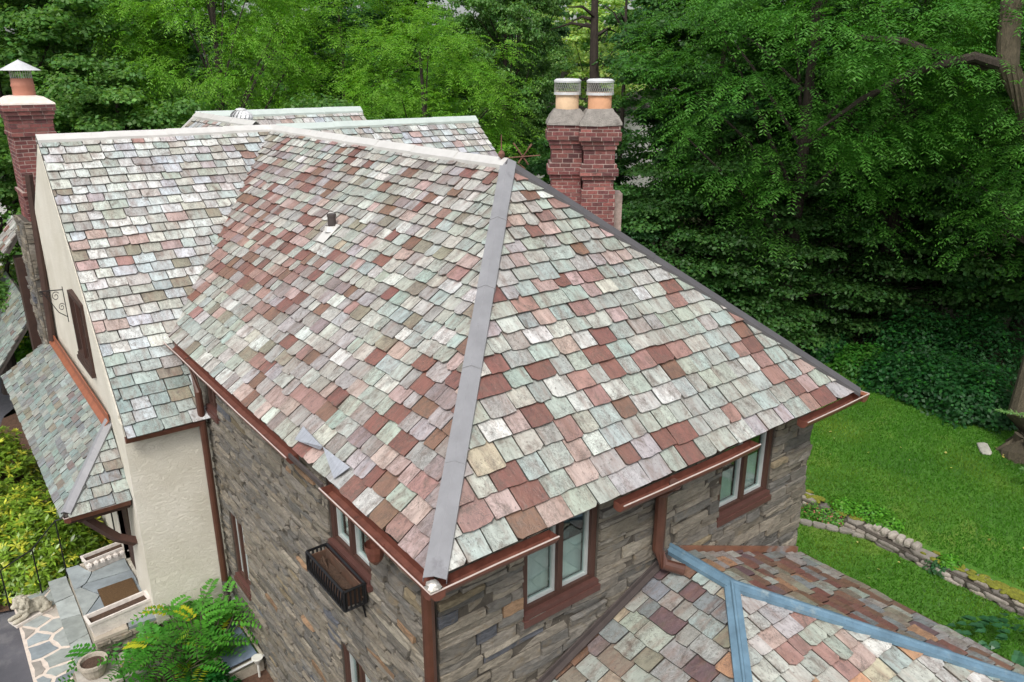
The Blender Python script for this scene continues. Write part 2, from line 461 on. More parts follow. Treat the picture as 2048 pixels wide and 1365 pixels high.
PAL = {k: lin(v) for k, v in dict(
    mist=(182, 182, 174), sage=(168, 174, 165), mint=(166, 178, 172), pale=(204, 206, 201), pink=(181, 159, 152),
    rose=(158, 124, 116), red=(128, 86, 76), rust=(130, 98, 80), plum=(144, 132, 130), lilac=(171, 167, 167), sky=(190, 197, 199), teal=(142, 160, 155),
    tan=(184, 173, 150), olive=(144, 139, 122), grey=(162, 159, 154), slate=(136, 142, 144), orange=(180, 140, 108),
    wine=(114, 90, 96)).items()}
MIX = dict(
    front=[('mist', 6), ('sage', 7), ('pale', 4), ('mint', 3), ('grey', 6), ('lilac', 2), ('olive', 2.6), ('pink', 1.6), ('rose', 1.1), ('red', 1.4), ('tan', .6), ('rust', .9)],
    frontred=[('red', 4.0), ('rust', 2.4), ('rose', 3.0), ('pink', 1.6), ('mist', 2.2), ('sage', 1.8), ('lilac', 2.4), ('grey', 2.6), ('plum', 2.5)],
    frontplum=[('plum', 1.6), ('lilac', 2.2), ('grey', 4), ('mist', 5), ('pale', 3), ('pink', 2.4), ('red', 1.4), ('rust', 1.0), ('olive', 1.4), ('rose', 1)],
    frontgreen=[('sage', 8), ('mint', 4), ('mist', 5), ('grey', 3), ('pale', 2), ('olive', 1.4), ('pink', .8), ('rose', .4), ('red', .4)],
    end=[('mist', 5), ('sage', 8), ('mint', 5), ('pink', 2.4), ('rose', 2.2), ('red', 1.7), ('lilac', 1.8), ('tan', .7), ('pale', 2.0), ('rust', 0.4), ('grey', 1.6)],
    endred=[('sage', 5), ('mint', 3), ('mist', 3), ('pink', 3), ('rose', 3.0), ('red', 3.4), ('lilac', 1.5), ('rust', 1)],
    cross=[('pale', 9), ('sky', 7), ('mist', 6), ('mint', 3), ('lilac', 2.4), ('pink', 1.7), ('sage', 1), ('olive', 1.5), ('rose', 0.3)],  # pale slates, lightened further to put their whitening sheen into the colour
    crosslow=[('teal', 6), ('mint', 6), ('lilac', 1.4), ('slate', 2.0), ('sky', 2), ('pink', .5), ('olive', .8)],
    cross_pink=[('pink', 5), ('rose', 1.2), ('pale', 4), ('mint', 2), ('mist', 3)],
    porch=[('teal', 7), ('sage', 6), ('slate', 4), ('mint', 4), ('olive', 1.4), ('plum', .5)],
    low=[('sage', 3.4), ('mint', 3.0), ('slate', 3.0), ('plum', 2.0), ('wine', 1.6), ('rust', 1.3), ('orange', .7), ('tan', 1.2), ('lilac', 1.8), ('grey', 2.5), ('olive', 1.5)],
    lowend=[('mist', 4), ('sage', 4), ('pink', 3.5), ('rose', 1.5), ('lilac', 2), ('pale', 2.4), ('tan', 1.6), ('orange', 1.0), ('mint', 1.5)],
    lowdark=[('olive', 3), ('rust', 3.6), ('red', 2.6), ('slate', 3.4), ('grey', 3), ('wine', 1.5), ('sage', 2.4), ('orange', .6)],
)
def pick(mix):
    low = .84 if mix in (MIX['low'], MIX['lowdark'], MIX['porch']) else 1.0
    tot = sum(w_ for _, w_ in mix); r = random.uniform(0, tot)
    for k, w_ in mix:
        r -= w_
        if r <= 0: break
    v = random.uniform(0.84, 1.05) * low
    c = PAL[k]
    return tuple(min(0.85, x * v * random.uniform(0.96, 1.04)) for x in c)

SLATES = []
def slope(poly, mixfn, e0, e1, w0, w1, parent, vis=True, thick=0.045, rough=1.0, over=0.045, name='roof_slope'):
    """poly: 3-D convex outline, first edge = the eave; lays courses of slates on it"""
    P = [np.asarray(p, float) for p in poly]
    a = P[1] - P[0]; a /= np.linalg.norm(a)
    n = np.cross(a, P[2] - P[0]); n /= np.linalg.norm(n)
    flip = n[2] < 0
    if flip: n = -n
    b = np.cross(n, a)
    if b[2] < 0: b = -b
    deck = MB(); deck.prism(P, -n * thick, (1, 1, 1))
    dk = deck.build(name, MAT['deck'], parent)
    H = [((p - P[0]) @ a, (p - P[0]) @ b) for p in P]
    ymin = min(h[1] for h in H); ymax = max(h[1] for h in H)
    # the eave is carried a little beyond the deck
    H2 = [(h[0], h[1] - over if abs(h[1] - ymin) < 1e-3 else h[1]) for h in H]
    cx = sum(h[0] for h in H2) / len(H2); cy = sum(h[1] for h in H2) / len(H2)
    area = sum(H2[i][0]*H2[(i+1) % len(H2)][1] - H2[(i+1) % len(H2)][0]*H2[i][1] for i in range(len(H2)))
    if area < 0: H2 = H2[::-1]
    xmin = min(h[0] for h in H); xmax = max(h[0] for h in H)
    y = ymin - over; k = 0
    while y < ymax:
        s = (y - ymin) / (ymax - ymin)
        e = (e0 + (e1 - e0) * s) * random.uniform(0.95, 1.05)
        x = xmin - random.uniform(0, 0.3)
        while x < xmax:
            wd = random.uniform(w0, w1) * (1.0 - 0.18 * s)
            if random.random() < 0.07: wd *= 1.35
            gp = random.uniform(.004, .010); x0 = x + gp; x1 = x + wd - gp
            yb = y + random.gauss(0, 0.007 * rough)
            if random.random() < 0.10 * rough: yb -= random.uniform(0.01, 0.04)
            yt = y + e + 0.07
            j = lambda q: random.gauss(0, q * rough)
            bl = random.random(); ch = 0.05
            pts = []
            # bottom edge: left corner ... right corner, ragged, sometimes chipped or rounded
            if random.random() < 0.30 * rough:
                q = random.uniform(0.015, 0.05); pts += [(x0, yb + q), (x0 + q * random.uniform(0.6, 1.5), yb + j(.003))]
            else: pts += [(x0, yb + abs(j(.005)))]
            for m_ in (0.33, 0.68):
                pts.append((x0 + (x1 - x0) * (m_ + random.uniform(-.1, .1)), yb + j(0.006)))
            if random.random() < 0.30 * rough:
                q = random.uniform(0.015, 0.05); pts += [(x1 - q * random.uniform(0.6, 1.5), yb + j(.003)), (x1, yb + q)]
            else: pts += [(x1, yb + abs(j(.005)))]
            ln = yt - yb; sk = random.gauss(0, 0.004 * rough)
            pts += [(x1 + sk + j(.002), yt), (x0 + sk + j(.002), yt)]
            pc = clip_convex(pts, H2)
            if len(pc) >= 3:
                ar = abs(sum(pc[i][0]*pc[(i+1) % len(pc)][1] - pc[(i+1) % len(pc)][0]*pc[i][1] for i in range(len(pc)))) / 2
                if ar > 0.0022:
                    hb = 0.038 + random.uniform(0, 0.018 * rough); ht = 0.006
                    tx = random.gauss(0, 0.018 * rough)
                    V = []; U = []; nn = len(pc); seed = random.uniform(0, 900)
                    xm = (x0 + x1) / 2
                    for (px_, py_) in pc:
                        f_ = (py_ - yb) / ln
                        h_ = hb + (ht - hb) * f_ + tx * (px_ - xm)
                        V.append(P[0] + a * px_ + b * py_ + n * h_); U.append((px_ + seed, py_ + seed * .7, seed))
                    th = random.uniform(0.016, 0.03)
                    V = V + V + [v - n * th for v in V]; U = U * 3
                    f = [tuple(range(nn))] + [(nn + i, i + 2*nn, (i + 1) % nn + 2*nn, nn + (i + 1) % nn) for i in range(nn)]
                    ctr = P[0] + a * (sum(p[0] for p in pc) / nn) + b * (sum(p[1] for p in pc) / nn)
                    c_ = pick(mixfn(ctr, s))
                    pc_ = make_piece(V, f, c_, U, dk, vis); pc_.c = [c_] * nn + [tuple(q * .32 for q in c_)] * (2 * nn)  # side faces darker: weathered edges, plus joint shadow put into the tint
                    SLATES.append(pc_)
            x += wd
        y += e; k += 1
    return dk

STONES = []
SP = [lin(c) for c in ((126, 120, 111), (114, 109, 102), (132, 125, 113), (120, 115, 107), (104, 101, 96), (128, 121, 110), (136, 128, 115), (112, 109, 104), (122, 115, 103))]
SPX = [lin(c) for c in ((140, 114, 90), (134, 122, 100), (92, 94, 100), (142, 135, 122))]
def stone_wall(p0, p1, z0, z1, outn, parent, holes=(), vis=True, topfn=None, botfn=None, hrange=(0.04, 0.11), lrange=(0.22, 0.75), proud=(0.0, 0.055), dest=None):
    """ledge-stone courses on a vertical wall from p0 to p1 (xy); holes are (s0,s1,z0,z1) in wall coordinates"""
    dest = STONES if dest is None else dest
    p0 = np.array([*p0, 0.0]); p1 = np.array([*p1, 0.0]); L = np.linalg.norm(p1 - p0); a = (p1 - p0) / L
    n = np.array([*outn, 0.0])
    def W(s, z, d): return p0 + a * s + zz * z + n * d
    wob = lambda s, z: 0.022 * mnoise.noise(Vector((s * 0.9 + p0[0] * 3, z * 1.3, p0[1])))
    z = z0
    while z < z1 - 0.02:
        h = random.uniform(*hrange)
        if random.random() < 0.14: h *= 1.5
        h = min(h, z1 - z)
        cuts = [(0.0, L)]
        for (s0, s1, q0, q1) in holes:
            if z + h * 0.5 > q0 and z + h * 0.5 < q1:
                nc = []
                for c0, c1 in cuts:
                    if s1 <= c0 or s0 >= c1: nc.append((c0, c1)); continue
                    if s0 > c0: nc.append((c0, s0))
                    if s1 < c1: nc.append((s1, c1))
                cuts = nc
        for c0, c1 in cuts:
            s = c0
            while s < c1 - 0.01:
                l = random.uniform(*lrange) * (0.6 + h * 4)
                if c1 - s - l < 0.12: l = c1 - s
                l = min(l, c1 - s)
                subs = [(0.0, 1.0)]
                if h > 0.12 and random.random() < 0.5:
                    q = random.uniform(0.35, 0.65); subs = [(0.0, q), (q, 1.0)]
                for q0, q1 in subs:
                    za = z + h * q0; zb = z + h * q1
                    sm = s + l / 2
                    if topfn and za > topfn(sm): continue
                    if botfn and zb < botfn(sm): continue
                    if topfn: zb = min(zb, topfn(sm))
                    g = random.uniform(.006, .011)
                    d0 = random.uniform(*proud)
                    ss = [s + g + random.uniform(0, .01), s + l * 0.36 + random.uniform(-.04, .04) * l, s + l * 0.68, s + l - g - random.uniform(0, .01)]
                    V = []; U = []; sd = random.uniform(0, 500)
                    for row, zr in enumerate((za + g * .6, zb - g * .6)):
                        for i_, sv in enumerate(ss):
                            edge = i_ in (0, 3)
                            zz_ = zr + wob(sv, zr) + random.uniform(-.006, .006)
                            V.append(W(sv, zz_, d0 + random.uniform(-.012, .012) - (0.008 if edge else 0)))
                            U.append((sv + sd, zr + sd, sd))
                    for row, zr in enumerate((za + g * .6, zb - g * .6)):
                        for i_, sv in enumerate(ss):
                            V.append(W(sv, zr + wob(sv, zr), -0.03)); U.append((sv + sd, zr + sd, sd))
                    f = [(0, 1, 2, 3, 7, 6, 5, 4)]
                    f = [(0, 1, 5, 4), (1, 2, 6, 5), (2, 3, 7, 6), (0, 8, 9, 1), (1, 9, 10, 2), (2, 10, 11, 3), (4, 5, 13, 12), (5, 6, 14, 13), (6, 7, 15, 14), (0, 4, 12, 8), (3, 11, 15, 7)]
                    c = random.choice(SPX) if random.random() < 0.05 else random.choice(SP)
                    v = random.uniform(0.75, 1.2)
                    pc = make_piece(V, f, tuple(x * v for x in c), U, parent, vis); pc.area *= 3
                    dest.append(pc)
                s += l
        z += h

BRICKS = []
BP = [lin(c) for c in ((132, 78, 74), (118, 68, 67), (142, 88, 82), (106, 64, 64), (128, 82, 78))]
def brick_box(c, hx, hy, z0, z1, rot, parent, faces, course=0.078, length=0.21, vis=True, proud=0.003, dark=0.0):
    """courses of bricks on the given faces of a box turned by rot about c"""
    ca, sa = math.cos(rot), math.sin(rot)
    def W(x, y, z): return np.array([c[0] + ca * x - sa * y, c[1] + sa * x + ca * y, z])
    for (fx, fy) in faces:
        half = hx if fy else hy; dep = hy if fy else hx
        ncs = max(1, int(round((z1 - z0) / course))); ch = (z1 - z0) / ncs
        for k in range(ncs):
            za = z0 + k * ch + 0.007; zb = z0 + (k + 1) * ch - 0.007
            s = -half - (0 if k % 2 == 0 else length / 2)
            while s < half - 0.005:
                s0 = max(s + 0.007, -half); s1 = min(s + length - 0.007, half); s += length
                if s1 - s0 < 0.02: continue
                q = proud + random.uniform(-.003, .003)
                def T(u, d, z):
                    return W(u, fy * d, z) if fy else W(fx * d, u, z)
                sd = random.uniform(0, 99)
                V = [T(s0, dep + q, za), T(s1, dep + q, za), T(s1, dep + q, zb), T(s0, dep + q, zb),
                     T(s0, dep - .01, za), T(s1, dep - .01, za), T(s1, dep - .01, zb), T(s0, dep - .01, zb)]
                f = [(0, 1, 2, 3), (0, 4, 5, 1), (2, 6, 7, 3), (1, 5, 6, 2), (3, 7, 4, 0)]
                col = random.choice(BP); v = random.uniform(0.8, 1.2) * (1 - dark * random.random())
                BRICKS.append(make_piece(V, f, tuple(x * v for x in col), [(p[0] + sd, p[1], p[2]) for p in V], parent, vis))

# ================================================================== HOUSE
house = empty('stone_house', (6.2, 10.0, 1.0), 'stone and cream stucco house under mossy multicolour slate roofs', 'house')
EZ, RZ = 6.10, 9.10                    # eave and ridge of the near wing
X0, X1, Y0 = 2.86, 9.86, 4.84          # gutter line
XR, YP, YJ = 6.36, 8.42, 16.47         # ridge, hip peak, junction
T = 0.878                              # rise per metre run
FX, GY, RX = 3.15, 5.26, 9.25          # stone wall faces
# --- walls
def wallbox(name, lo, hi, mat, parent=house):
    b = MB(); b.box(lo, hi); return b.build(name, mat, parent)
GR = 0.85
fwall = wallbox('wall', (FX, GY + 0.3, GR - 0.3), (FX + 0.3, 12.4, EZ - .04), MAT['mortar'])
gwall = wallbox('wall', (FX, GY, GR - 0.3), (RX, GY + 0.3, EZ - .04), MAT['mortar'])
rwall = wallbox('wall', (RX - 0.3, GY + 0.3, GR - 0.3), (RX, 15.9, EZ - .04), MAT['mortar'])
bwall = wallbox('wall', (RX, 12.6, GR - 0.3), (11.4, 12.9, 5.9), MAT['mortar'])
# window openings on the long stone wall: coordinate s runs from y=12.4 down to GY (s = 12.4 - y)
W_F = [(10.93, 11.60, 2.28, 3.62), (6.55, 7.55, 5.05, 5.97), (6.62, 7.52, 1.95, 3.66), (11.42, 11.95, 5.22, 5.95)]
W_G = [(4.19, 5.22, 4.90, 5.92), (7.29, 8.36, 4.90, 5.92)]
def fbox(y0, y1, z0, z1): return (12.4 - y1, 12.4 - y0, z0, z1)
stone_wall((FX, 12.4), (FX, GY), GR - 0.2, EZ - .03, (-1, 0), fwall, [fbox(*q) for q in W_F], hrange=(.035, .09), lrange=(.25, .85), proud=(0.002, .048))
# roof of the low wing against the end wall hides what is below it
LCX, LZ, LT, LEX = 6.45, 4.80, 0.42, 2.75
def lowtop(s):
    x = FX + s; return LZ - LT * abs(x - LCX) - 0.12
stone_wall((FX, GY), (RX, GY), GR - 0.2, EZ - .03, (0, -1), gwall, [(a - FX, b - FX, c, d) for a, b, c, d in W_G],
           botfn=lambda s: lowtop(s) if lowtop(s) > 3.75 else -9, hrange=(0.055, 0.17), lrange=(0.2, 0.75))
stone_wall((RX, GY), (RX, 15.9), GR - 0.2, EZ - .03, (1, 0), rwall, vis=False)
# --- windows
def window(u0, u1, z0, z1, plane, axis, out, panes=2, sill=True, dark=False, muntin=False, curtain=True, shift=0.0, name='window'):
    """axis 'y': wall faces -x at x=plane; axis 'x': wall faces -y at y=plane"""
    def P3(u, d, z): return (plane - d, u, z) if axis == 'y' else (u, plane - d, z)
    def bx(b, ua, ub, da, db, za, zb):
        p = [P3(ua, da, za), P3(ub, db, zb)]
        lo = [min(p[0][i], p[1][i]) for i in range(3)]; hi = [max(p[0][i], p[1][i]) for i in range(3)]
        b.box(lo, hi)
    root_ = MB(); t_ = 0.075; d0, d1 = -0.16, -0.02
    bx(root_, u0, u0 + t_, d0, d1, z0, z1); bx(root_, u1 - t_, u1, d0, d1, z0, z1)
    bx(root_, u0 + t_, u1 - t_, d0, d1 - .002, z1 - t_, z1); bx(root_, u0 + t_, u1 - t_, d0, d1 - .002, z0, z0 + t_ + .03)
    wn = root_.build(name, MAT['darkwood' if dark else 'wood'], house)
    ww = (u1 - u0 - 2 * t_) / panes
    for i in range(panes):
        a = u0 + t_ + i * ww; c = a + ww; zb = z0 + t_ + .03; zt = z1 - t_
        if i:
            m = MB(); bx(m, a - 0.035, a + 0.035, -0.14, d1 + .004, zb, zt); m.build('mullion', MAT['wood'], wn)
        aa = a + (0.036 if i else 0.001); cc = c - (0.036 if i < panes - 1 else 0.001)
        s = MB(); q = 0.035
        bx(s, aa, aa + q, -.11, -.06, zb, zt); bx(s, cc - q, cc, -.11, -.06, zb, zt)
        bx(s, aa + q, cc - q, -.11, -.061, zb, zb + q); bx(s, aa + q, cc - q, -.11, -.061, zt - q, zt)
        s.build('sash', MAT['darkwood'] if dark else MAT['alum'], wn)
        if muntin:
            mm = MB()
            for k in range(1, 5): bx(mm, aa + q, cc - q, -.085, -.072, zb + (zt - zb) * k / 5 - .008, zb + (zt - zb) * k / 5 + .008)
            bx(mm, (aa + cc) / 2 - .008, (aa + cc) / 2 + .008, -.087, -.073, zb + q, zt - q)
            mm.build('muntin', MAT['darkwood'], wn)
        g = MB(); bx(g, aa + q, cc - q, -.094, -.09, zb + q, zt - q); g.build('pane', MAT['glass'], wn)
        if curtain:
            k = MB(); bx(k, aa + .01, cc - .01, -.17, -.16, zb, zb + (zt - zb) * random.uniform(.40, .62))
            bx(k, aa + .01, cc - .01, -.42, -.17, zb - .02, zb); k.build('curtain', MAT['curtain'], wn)
    r_ = MB(); bx(r_, u0 + .01, u1 - .01, -.46, -.44, z0, z1); r_.build('dark_interior', MAT['room'], wn)
    if sill:
        pj = .015 if dark else .06
        s = MB(); bx(s, u0 - 0.02, u1 + 0.02, -0.06, pj, z0 - 0.075, z0 + 0.0)
        bx(s, u0 - 0.005, u1 + 0.005, -0.06, pj - .02, z0 + 0.001, z0 + 0.06)
        s.build('sill', MAT['darkwood' if dark else 'sill'], wn)
    return wn
# holes behind the windows are real: the mortar wall is cut by boolean boxes
def cut(wall, boxes):
    b = MB()
    for lo, hi in boxes: b.box(lo, hi)
    c = b.build('opening_cutter', MAT['room'])
    md = wall.modifiers.new('openings', 'BOOLEAN'); md.object = c; md.solver = 'EXACT'; md.operation = 'DIFFERENCE'
    dg = bpy.context.evaluated_depsgraph_get()
    me = bpy.data.meshes.new_from_object(wall.evaluated_get(dg))
    wall.modifiers.clear(); wall.data = me
    bpy.data.objects.remove(c)
cut(fwall, [((FX - .1, a, c), (FX + .4, b, d)) for a, b, c, d in W_F])
cut(gwall, [((a, GY - .1, c), (b, GY + .4, d)) for a, b, c, d in W_G])
for (a, b, c, d) in W_F: window(a, b, c, d, FX, 'y', -1)
for (a, b, c, d) in W_G: window(a, b, c, d, GY, 'x', -1)
# --- stucco wing
def gx(z): return 1.89 + max(0.0, z - 5.0) * 0.043
SY = 12.02; BZ = 5.12; BY = 11.83
b = MB(); b.box((1.89, SY, 1.62), (FX - 0.02, SY + 0.25, BZ + 0.12)); b.build('stucco_wall', MAT['stucco'], house)
b = MB()                              # gable end, leaning out very slightly towards the ridge
zt = BZ + 0.06
A = [(1.89, SY + 0.25, 1.62), (1.89, 20.9, 1.62), (1.89, 20.9, 5.0), (gx(5.3), 20.9, 5.3), (gx(9.0), YJ, 9.0), (gx(5.3), 12.27, 5.3), (1.89, 12.27, 5.0)]
b.prism(A[::-1], (0.25, 0, 0)); gable = b.build('gable_wall', MAT['stucco'], house)
base = wallbox('foundation', (1.95, SY + .03, 0.6), (FX, SY + 0.24, 1.62), MAT['mortar'])
stone_wall((1.95, SY + .03), (FX, SY + .03), 0.7, 1.64, (0, -1), base, lrange=(.2, .5))
cut(gable, [((1.5, 14.05, 5.42), (3.0, 15.25, 6.62)), ((1.5, 13.15, 1.7), (3.0, 14.1, 3.75))])
window(14.05, 15.25, 5.42, 6.62, 1.905, 'y', -1, panes=2, dark=True, muntin=True, curtain=False)
d = MB(); d.box((1.97, 13.15, 1.70), (2.05, 14.1, 3.75)); door = d.build('door', MAT['darkwood'], house)
b = MB(); b.box((1.90, 13.08, 1.75), (2.0, 13.15, 3.82)); b.box((1.90, 14.1, 1.75), (2.0, 14.17, 3.82)); b.box((1.902, 13.15, 3.75), (2.0, 14.1, 3.82)); b.build('door_frame', MAT['wood'], door)
# scrolled iron bracket beside the gable window
b = MB()
def scroll(c, r0, turns, ang0, sgn=1, n=18):
    P = []
    for i in range(n):
        q = i / (n - 1); th = ang0 + sgn * turns * 2 * math.pi * q; r_ = r0 * (1 - 0.8 * q)
        P.append((c[0] + r_ * math.cos(th), c[1], c[2] + r_ * math.sin(th)))
    return P
BKY = 15.55
b.tube([(1.90, BKY, 6.55), (1.32, BKY, 6.58)], 0.012, 6); b.tube([(1.90, BKY, 5.80), (1.90, BKY, 6.62)], 0.012, 6)
b.tube([(1.90, BKY, 5.92), (1.70, BKY, 6.05), (1.55, BKY, 6.30), (1.38, BKY, 6.56)], 0.011, 6)
for c_, r_ in (((1.70, BKY, 6.42), .11), ((1.80, BKY, 6.16), .09), ((1.52, BKY, 6.48), .07), ((1.36, BKY, 6.50), .06)):
    b.tube(scroll(c_, r_, 1.4, 0.6), 0.009, 5)
b.v = [(1.90 + (x - 1.90) * .62, y, 6.6 + (z - 6.6) * .8) for x, y, z in b.v]; b.build('scroll_bracket', MAT['iron'], house)
b = MB(); b.tube([(2.02, 18.15, 8.3), (1.86, 18.15, 4.9)], 0.07, 8); b.build('downspout', MAT['darkwood'], house)
b = MB()
for y0_, y1_, sgn in ((12.0, YJ, 1),):
    pass
# --- roof planes
def nz(c, s): return mnoise.noise(Vector((c[0] * s, c[1] * s, c[2] * s)))
def mix_front(c, s):
    q = nz(c, 0.45) + 0.25 * nz(c, 1.1) + 0.32 * (1 - abs(s - 0.33) * 3.2)
    if q > 0.30: return MIX['frontred']
    q2 = nz((c[0] + 7, c[1] - 3, c[2]), 0.55)
    if q2 > 0.16: return MIX['frontplum']
    if q2 < -0.14 or s < 0.16: return MIX['frontgreen']
    return MIX['front']
def mix_end(c, s): return MIX['endred'] if nz(c, 0.6) + .22 * (s < 0.30) > 0.18 else MIX['end']
def mix_cross(c, s):
    if s < 0.22: return MIX['crosslow']
    if c[0] < 2.9 and 0.25 < s < 0.55 and random.random() < .5: return MIX['cross_pink']
    return MIX['cross']
e1y = Y0 + 0.03
# overhangs: the deck stops just inside the gutter line
XA, XB, YA = X0 + 0.155, X1 - 0.155, Y0 + 0.155; TB = 0.857
zE = EZ + 0.045
RZa = zE + (XR - XA) * T
YV = YJ - (RZa - zE) / TB               # valley foot
PK = (XR, YA + (XR - XA), RZa)
slope([(XA, YV, zE), (XA, YA, zE), PK, (XR, YJ, RZa)], mix_front, 0.225, 0.165, 0.19, 0.36, house)
slope([(XA, YA, zE), (XB, YA, zE), PK], mix_end, 0.25, 0.165, 0.22, 0.38, house, rough=0.9)
slope([(XB, YA, zE), (XB, YV, zE), (XR, YJ, RZa), PK], mix_end, 0.24, 0.17, 0.22, 0.38, house, vis=False)
bz = RZa - (YJ - BY) * TB
# cross wing: left part is a tilted outline (verge leans), right part runs on to the far gable
slope([(1.90, BY, bz), (FX - .02, BY, bz), (XR - 0.02, YJ, RZa), (2.07, YJ, RZa)], mix_cross, 0.22, 0.19, 0.25, 0.42, house, rough=0.8)
slope([(XR, 11.9, RZa - (YJ - 11.9) * TB), (11.52, 11.9, RZa - (YJ - 11.9) * TB), (11.52, YJ, RZa), (XR + .02, YJ, RZa)], lambda c, s: MIX['cross'], 0.22, 0.19, 0.22, 0.38, house, rough=.7)
slope([(11.52, 21.0, RZa - 4.53 * T), (2.0, 21.0, RZa - 4.53 * T), (2.07, YJ, RZa), (11.52, YJ, RZa)], lambda c, s: MIX['cross'], 0.26, 0.24, 0.28, 0.42, house, vis=False)
# back wings behind the cross ridge
BYE = 20.55
DX = 6.08
slope([(3.4, BYE, RZa + .08 - (DX - 3.4) * TB), (3.4, YJ + .2, RZa + .08 - (DX - 3.4) * TB), (DX, YJ + .2, RZa + .08), (DX, BYE, RZa + .08)], lambda c, s: MIX['cross'], 0.22, 0.20, 0.25, 0.42, house, rough=.7)
slope([(DX, 17.5, RZa - 3.05 * TB + .1), (10.5, 17.5, RZa - 3.05 * TB + .1), (10.5, BYE, RZa + .1), (DX, BYE, RZa + .1)], lambda c, s: MIX['cross'], 0.22, 0.20, 0.25, 0.42, house, rough=.7)
slope([(10.5, 23.5, RZa - 2.95 * TB + .1), (DX, 23.5, RZa - 2.95 * TB + .1), (DX, BYE, RZa + .1), (10.5, BYE, RZa + .1)], lambda c, s: MIX['cross'], 0.3, 0.3, 0.3, 0.5, house, vis=False)
# low wing
LY0 = GY - 0.09; LYP = 4.36; LE = LYP - LEX; LZE = LZ - LEX * LT
slope([(LCX - LEX, LY0, LZE), (LCX - LEX, LE, LZE), (LCX, LYP, LZ), (LCX, LY0, LZ)], lambda c, s: MIX['low'], 0.245, 0.225, 0.20, 0.42, house, rough=1.0)
slope([(LCX - LEX, LE, LZE), (LCX + LEX, LE, LZE), (LCX, LYP, LZ)], lambda c, s: MIX['lowend'], 0.235, 0.205, 0.20, 0.38, house, rough=1.0)
slope([(LCX + LEX, LE, LZE), (LCX + LEX, LY0, LZE), (LCX, LY0, LZ), (LCX, LYP, LZ)], lambda c, s: MIX['lowdark'], 0.24, 0.20, 0.20, 0.40, house, rough=1.3)
lw = wallbox('wall', (LCX - LEX + .3, LE + .3, GR - .3), (LCX + LEX - .3, GY - 0.05, LZE - .02), MAT['mortar'])
stone_wall((LCX + LEX - .3, LE + .3), (LCX + LEX - .3, GY - .05), GR - .2, LZE - .05, (1, 0), lw, vis=False)
# porch roof along the gable
PX0, PZ0, PZ1 = 0.95, 3.90, 4.85; PXW = 1.90
PYN, PYF = 12.25, 19.5; PW = PXW - PX0
slope([(PX0, PYF, PZ0), (PX0, PYN, PZ0), (PXW, PYN + PW, PZ1), (PXW, PYF - PW, PZ1)], lambda c, s: MIX['porch'], 0.15, 0.14, 0.18, 0.36, house, rough=.8, thick=.07)
slope([(PX0, PYN, PZ0), (PXW, PYN, PZ0), (PXW, PYN + PW, PZ1)], lambda c, s: MIX['porch'], 0.19, 0.17, 0.2, 0.36, house, rough=.8, thick=.07)
# small pent roof farther along
slope([(0.80, 25.5, 3.5), (0.80, 20.6, 3.5), (1.85, 20.6, 4.9), (1.85, 25.5, 4.9)], lambda c, s: MIX['porch'], 0.17, 0.16, 0.16, 0.34, house, rough=.8, thick=.07)
slope([(1.48, 21.0, 6.55), (1.48, 19.6, 6.55), (1.88, 19.6, 7.1), (1.88, 21.0, 7.1)], lambda c, s: MIX['front'], 0.17, 0.16, 0.16, 0.3, house, rough=.8, thick=.07)
b = MB(); b.box((1.62, 19.6, 0.9), (1.9, 20.0, 6.4)); b.build('timber_bay', MAT['darkwood'], house)

# --- hips, ridges and flashings
def capstrip(p, q, width, mat, name, dn1, dn2, lift=0.085, rib=0.0):
    """folded metal strip from p to q; dn1/dn2 are unit vectors across the strip, lying in the two roof planes"""
    p = np.array(p, float); q = np.array(q, float); L_ = zz * lift
    dn1 = np.array(dn1, float); dn2 = np.array(dn2, float)
    b = MB(); t_ = 0.006; P0, Q0 = p, q
    ns = max(1, int(round(np.linalg.norm(Q0 - P0) / 1.25)))           # sheets about 1.25 m long, each lapped over the one below
    for i_ in range(ns):
        p = P0 + (Q0 - P0) * (i_ / ns); q = P0 + (Q0 - P0) * ((i_ + 1) / ns) + (Q0 - P0) / np.linalg.norm(Q0 - P0) * (.05 if i_ < ns - 1 else 0)
        la = L_ + zz * (.009 + random.uniform(-.002, .002)); lb = L_ + zz * random.uniform(-.002, .002)
        if P0[2] > Q0[2] + .1: la, lb = lb, la
        wa = width + random.uniform(-.005, .005); wb = width + random.uniform(-.005, .005)
        for dn in (dn1, dn2):
            b.prism([p + la, q + lb, q + lb + dn * wb, p + la + dn * wa], -zz * t_)
            b.prism([p + la + dn * wa, q + lb + dn * wb, q + lb + dn * wb - zz * .05, p + la + dn * wa - zz * .05], dn * .004)
    p, q = P0, Q0
    if rib:
        b.tube([p + L_, q + L_], rib, 6)
    return b.build(name, mat, house)
def unit(v): v = np.array(v, float); return v / np.linalg.norm(v)
nF = unit((-T, 0, 1)); nG = unit((0, -T, 1)); nR = unit((T, 0, 1)); nB = unit((0, -T, 1)); nBk = unit((0, T, 1))
def across(nrm, d, want):
    v = unit(np.cross(nrm, d)); return v if v @ np.array(want) > 0 else -v
hd = unit((1, 1, T)); hd2 = unit((1, -1, -T))
c0 = np.array((XA - .07, YA - .07, zE - .07 * T)); pk = np.array(PK)
capstrip(c0, pk, 0.112, MAT['hipmetal'], 'hip_cap', across(nF, hd, (-1, 1, 0)), across(nG, hd, (1, -1, 0)))
c1 = np.array((XB + .07, YA - .07, zE - .07 * T))
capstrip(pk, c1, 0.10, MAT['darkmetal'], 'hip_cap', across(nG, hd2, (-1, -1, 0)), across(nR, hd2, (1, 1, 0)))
capstrip(pk, (XR, YJ, RZa), 0.13, MAT['ridgemetal'], 'ridge_cap', unit((-1, 0, -T)), unit((1, 0, -T)), lift=.08)
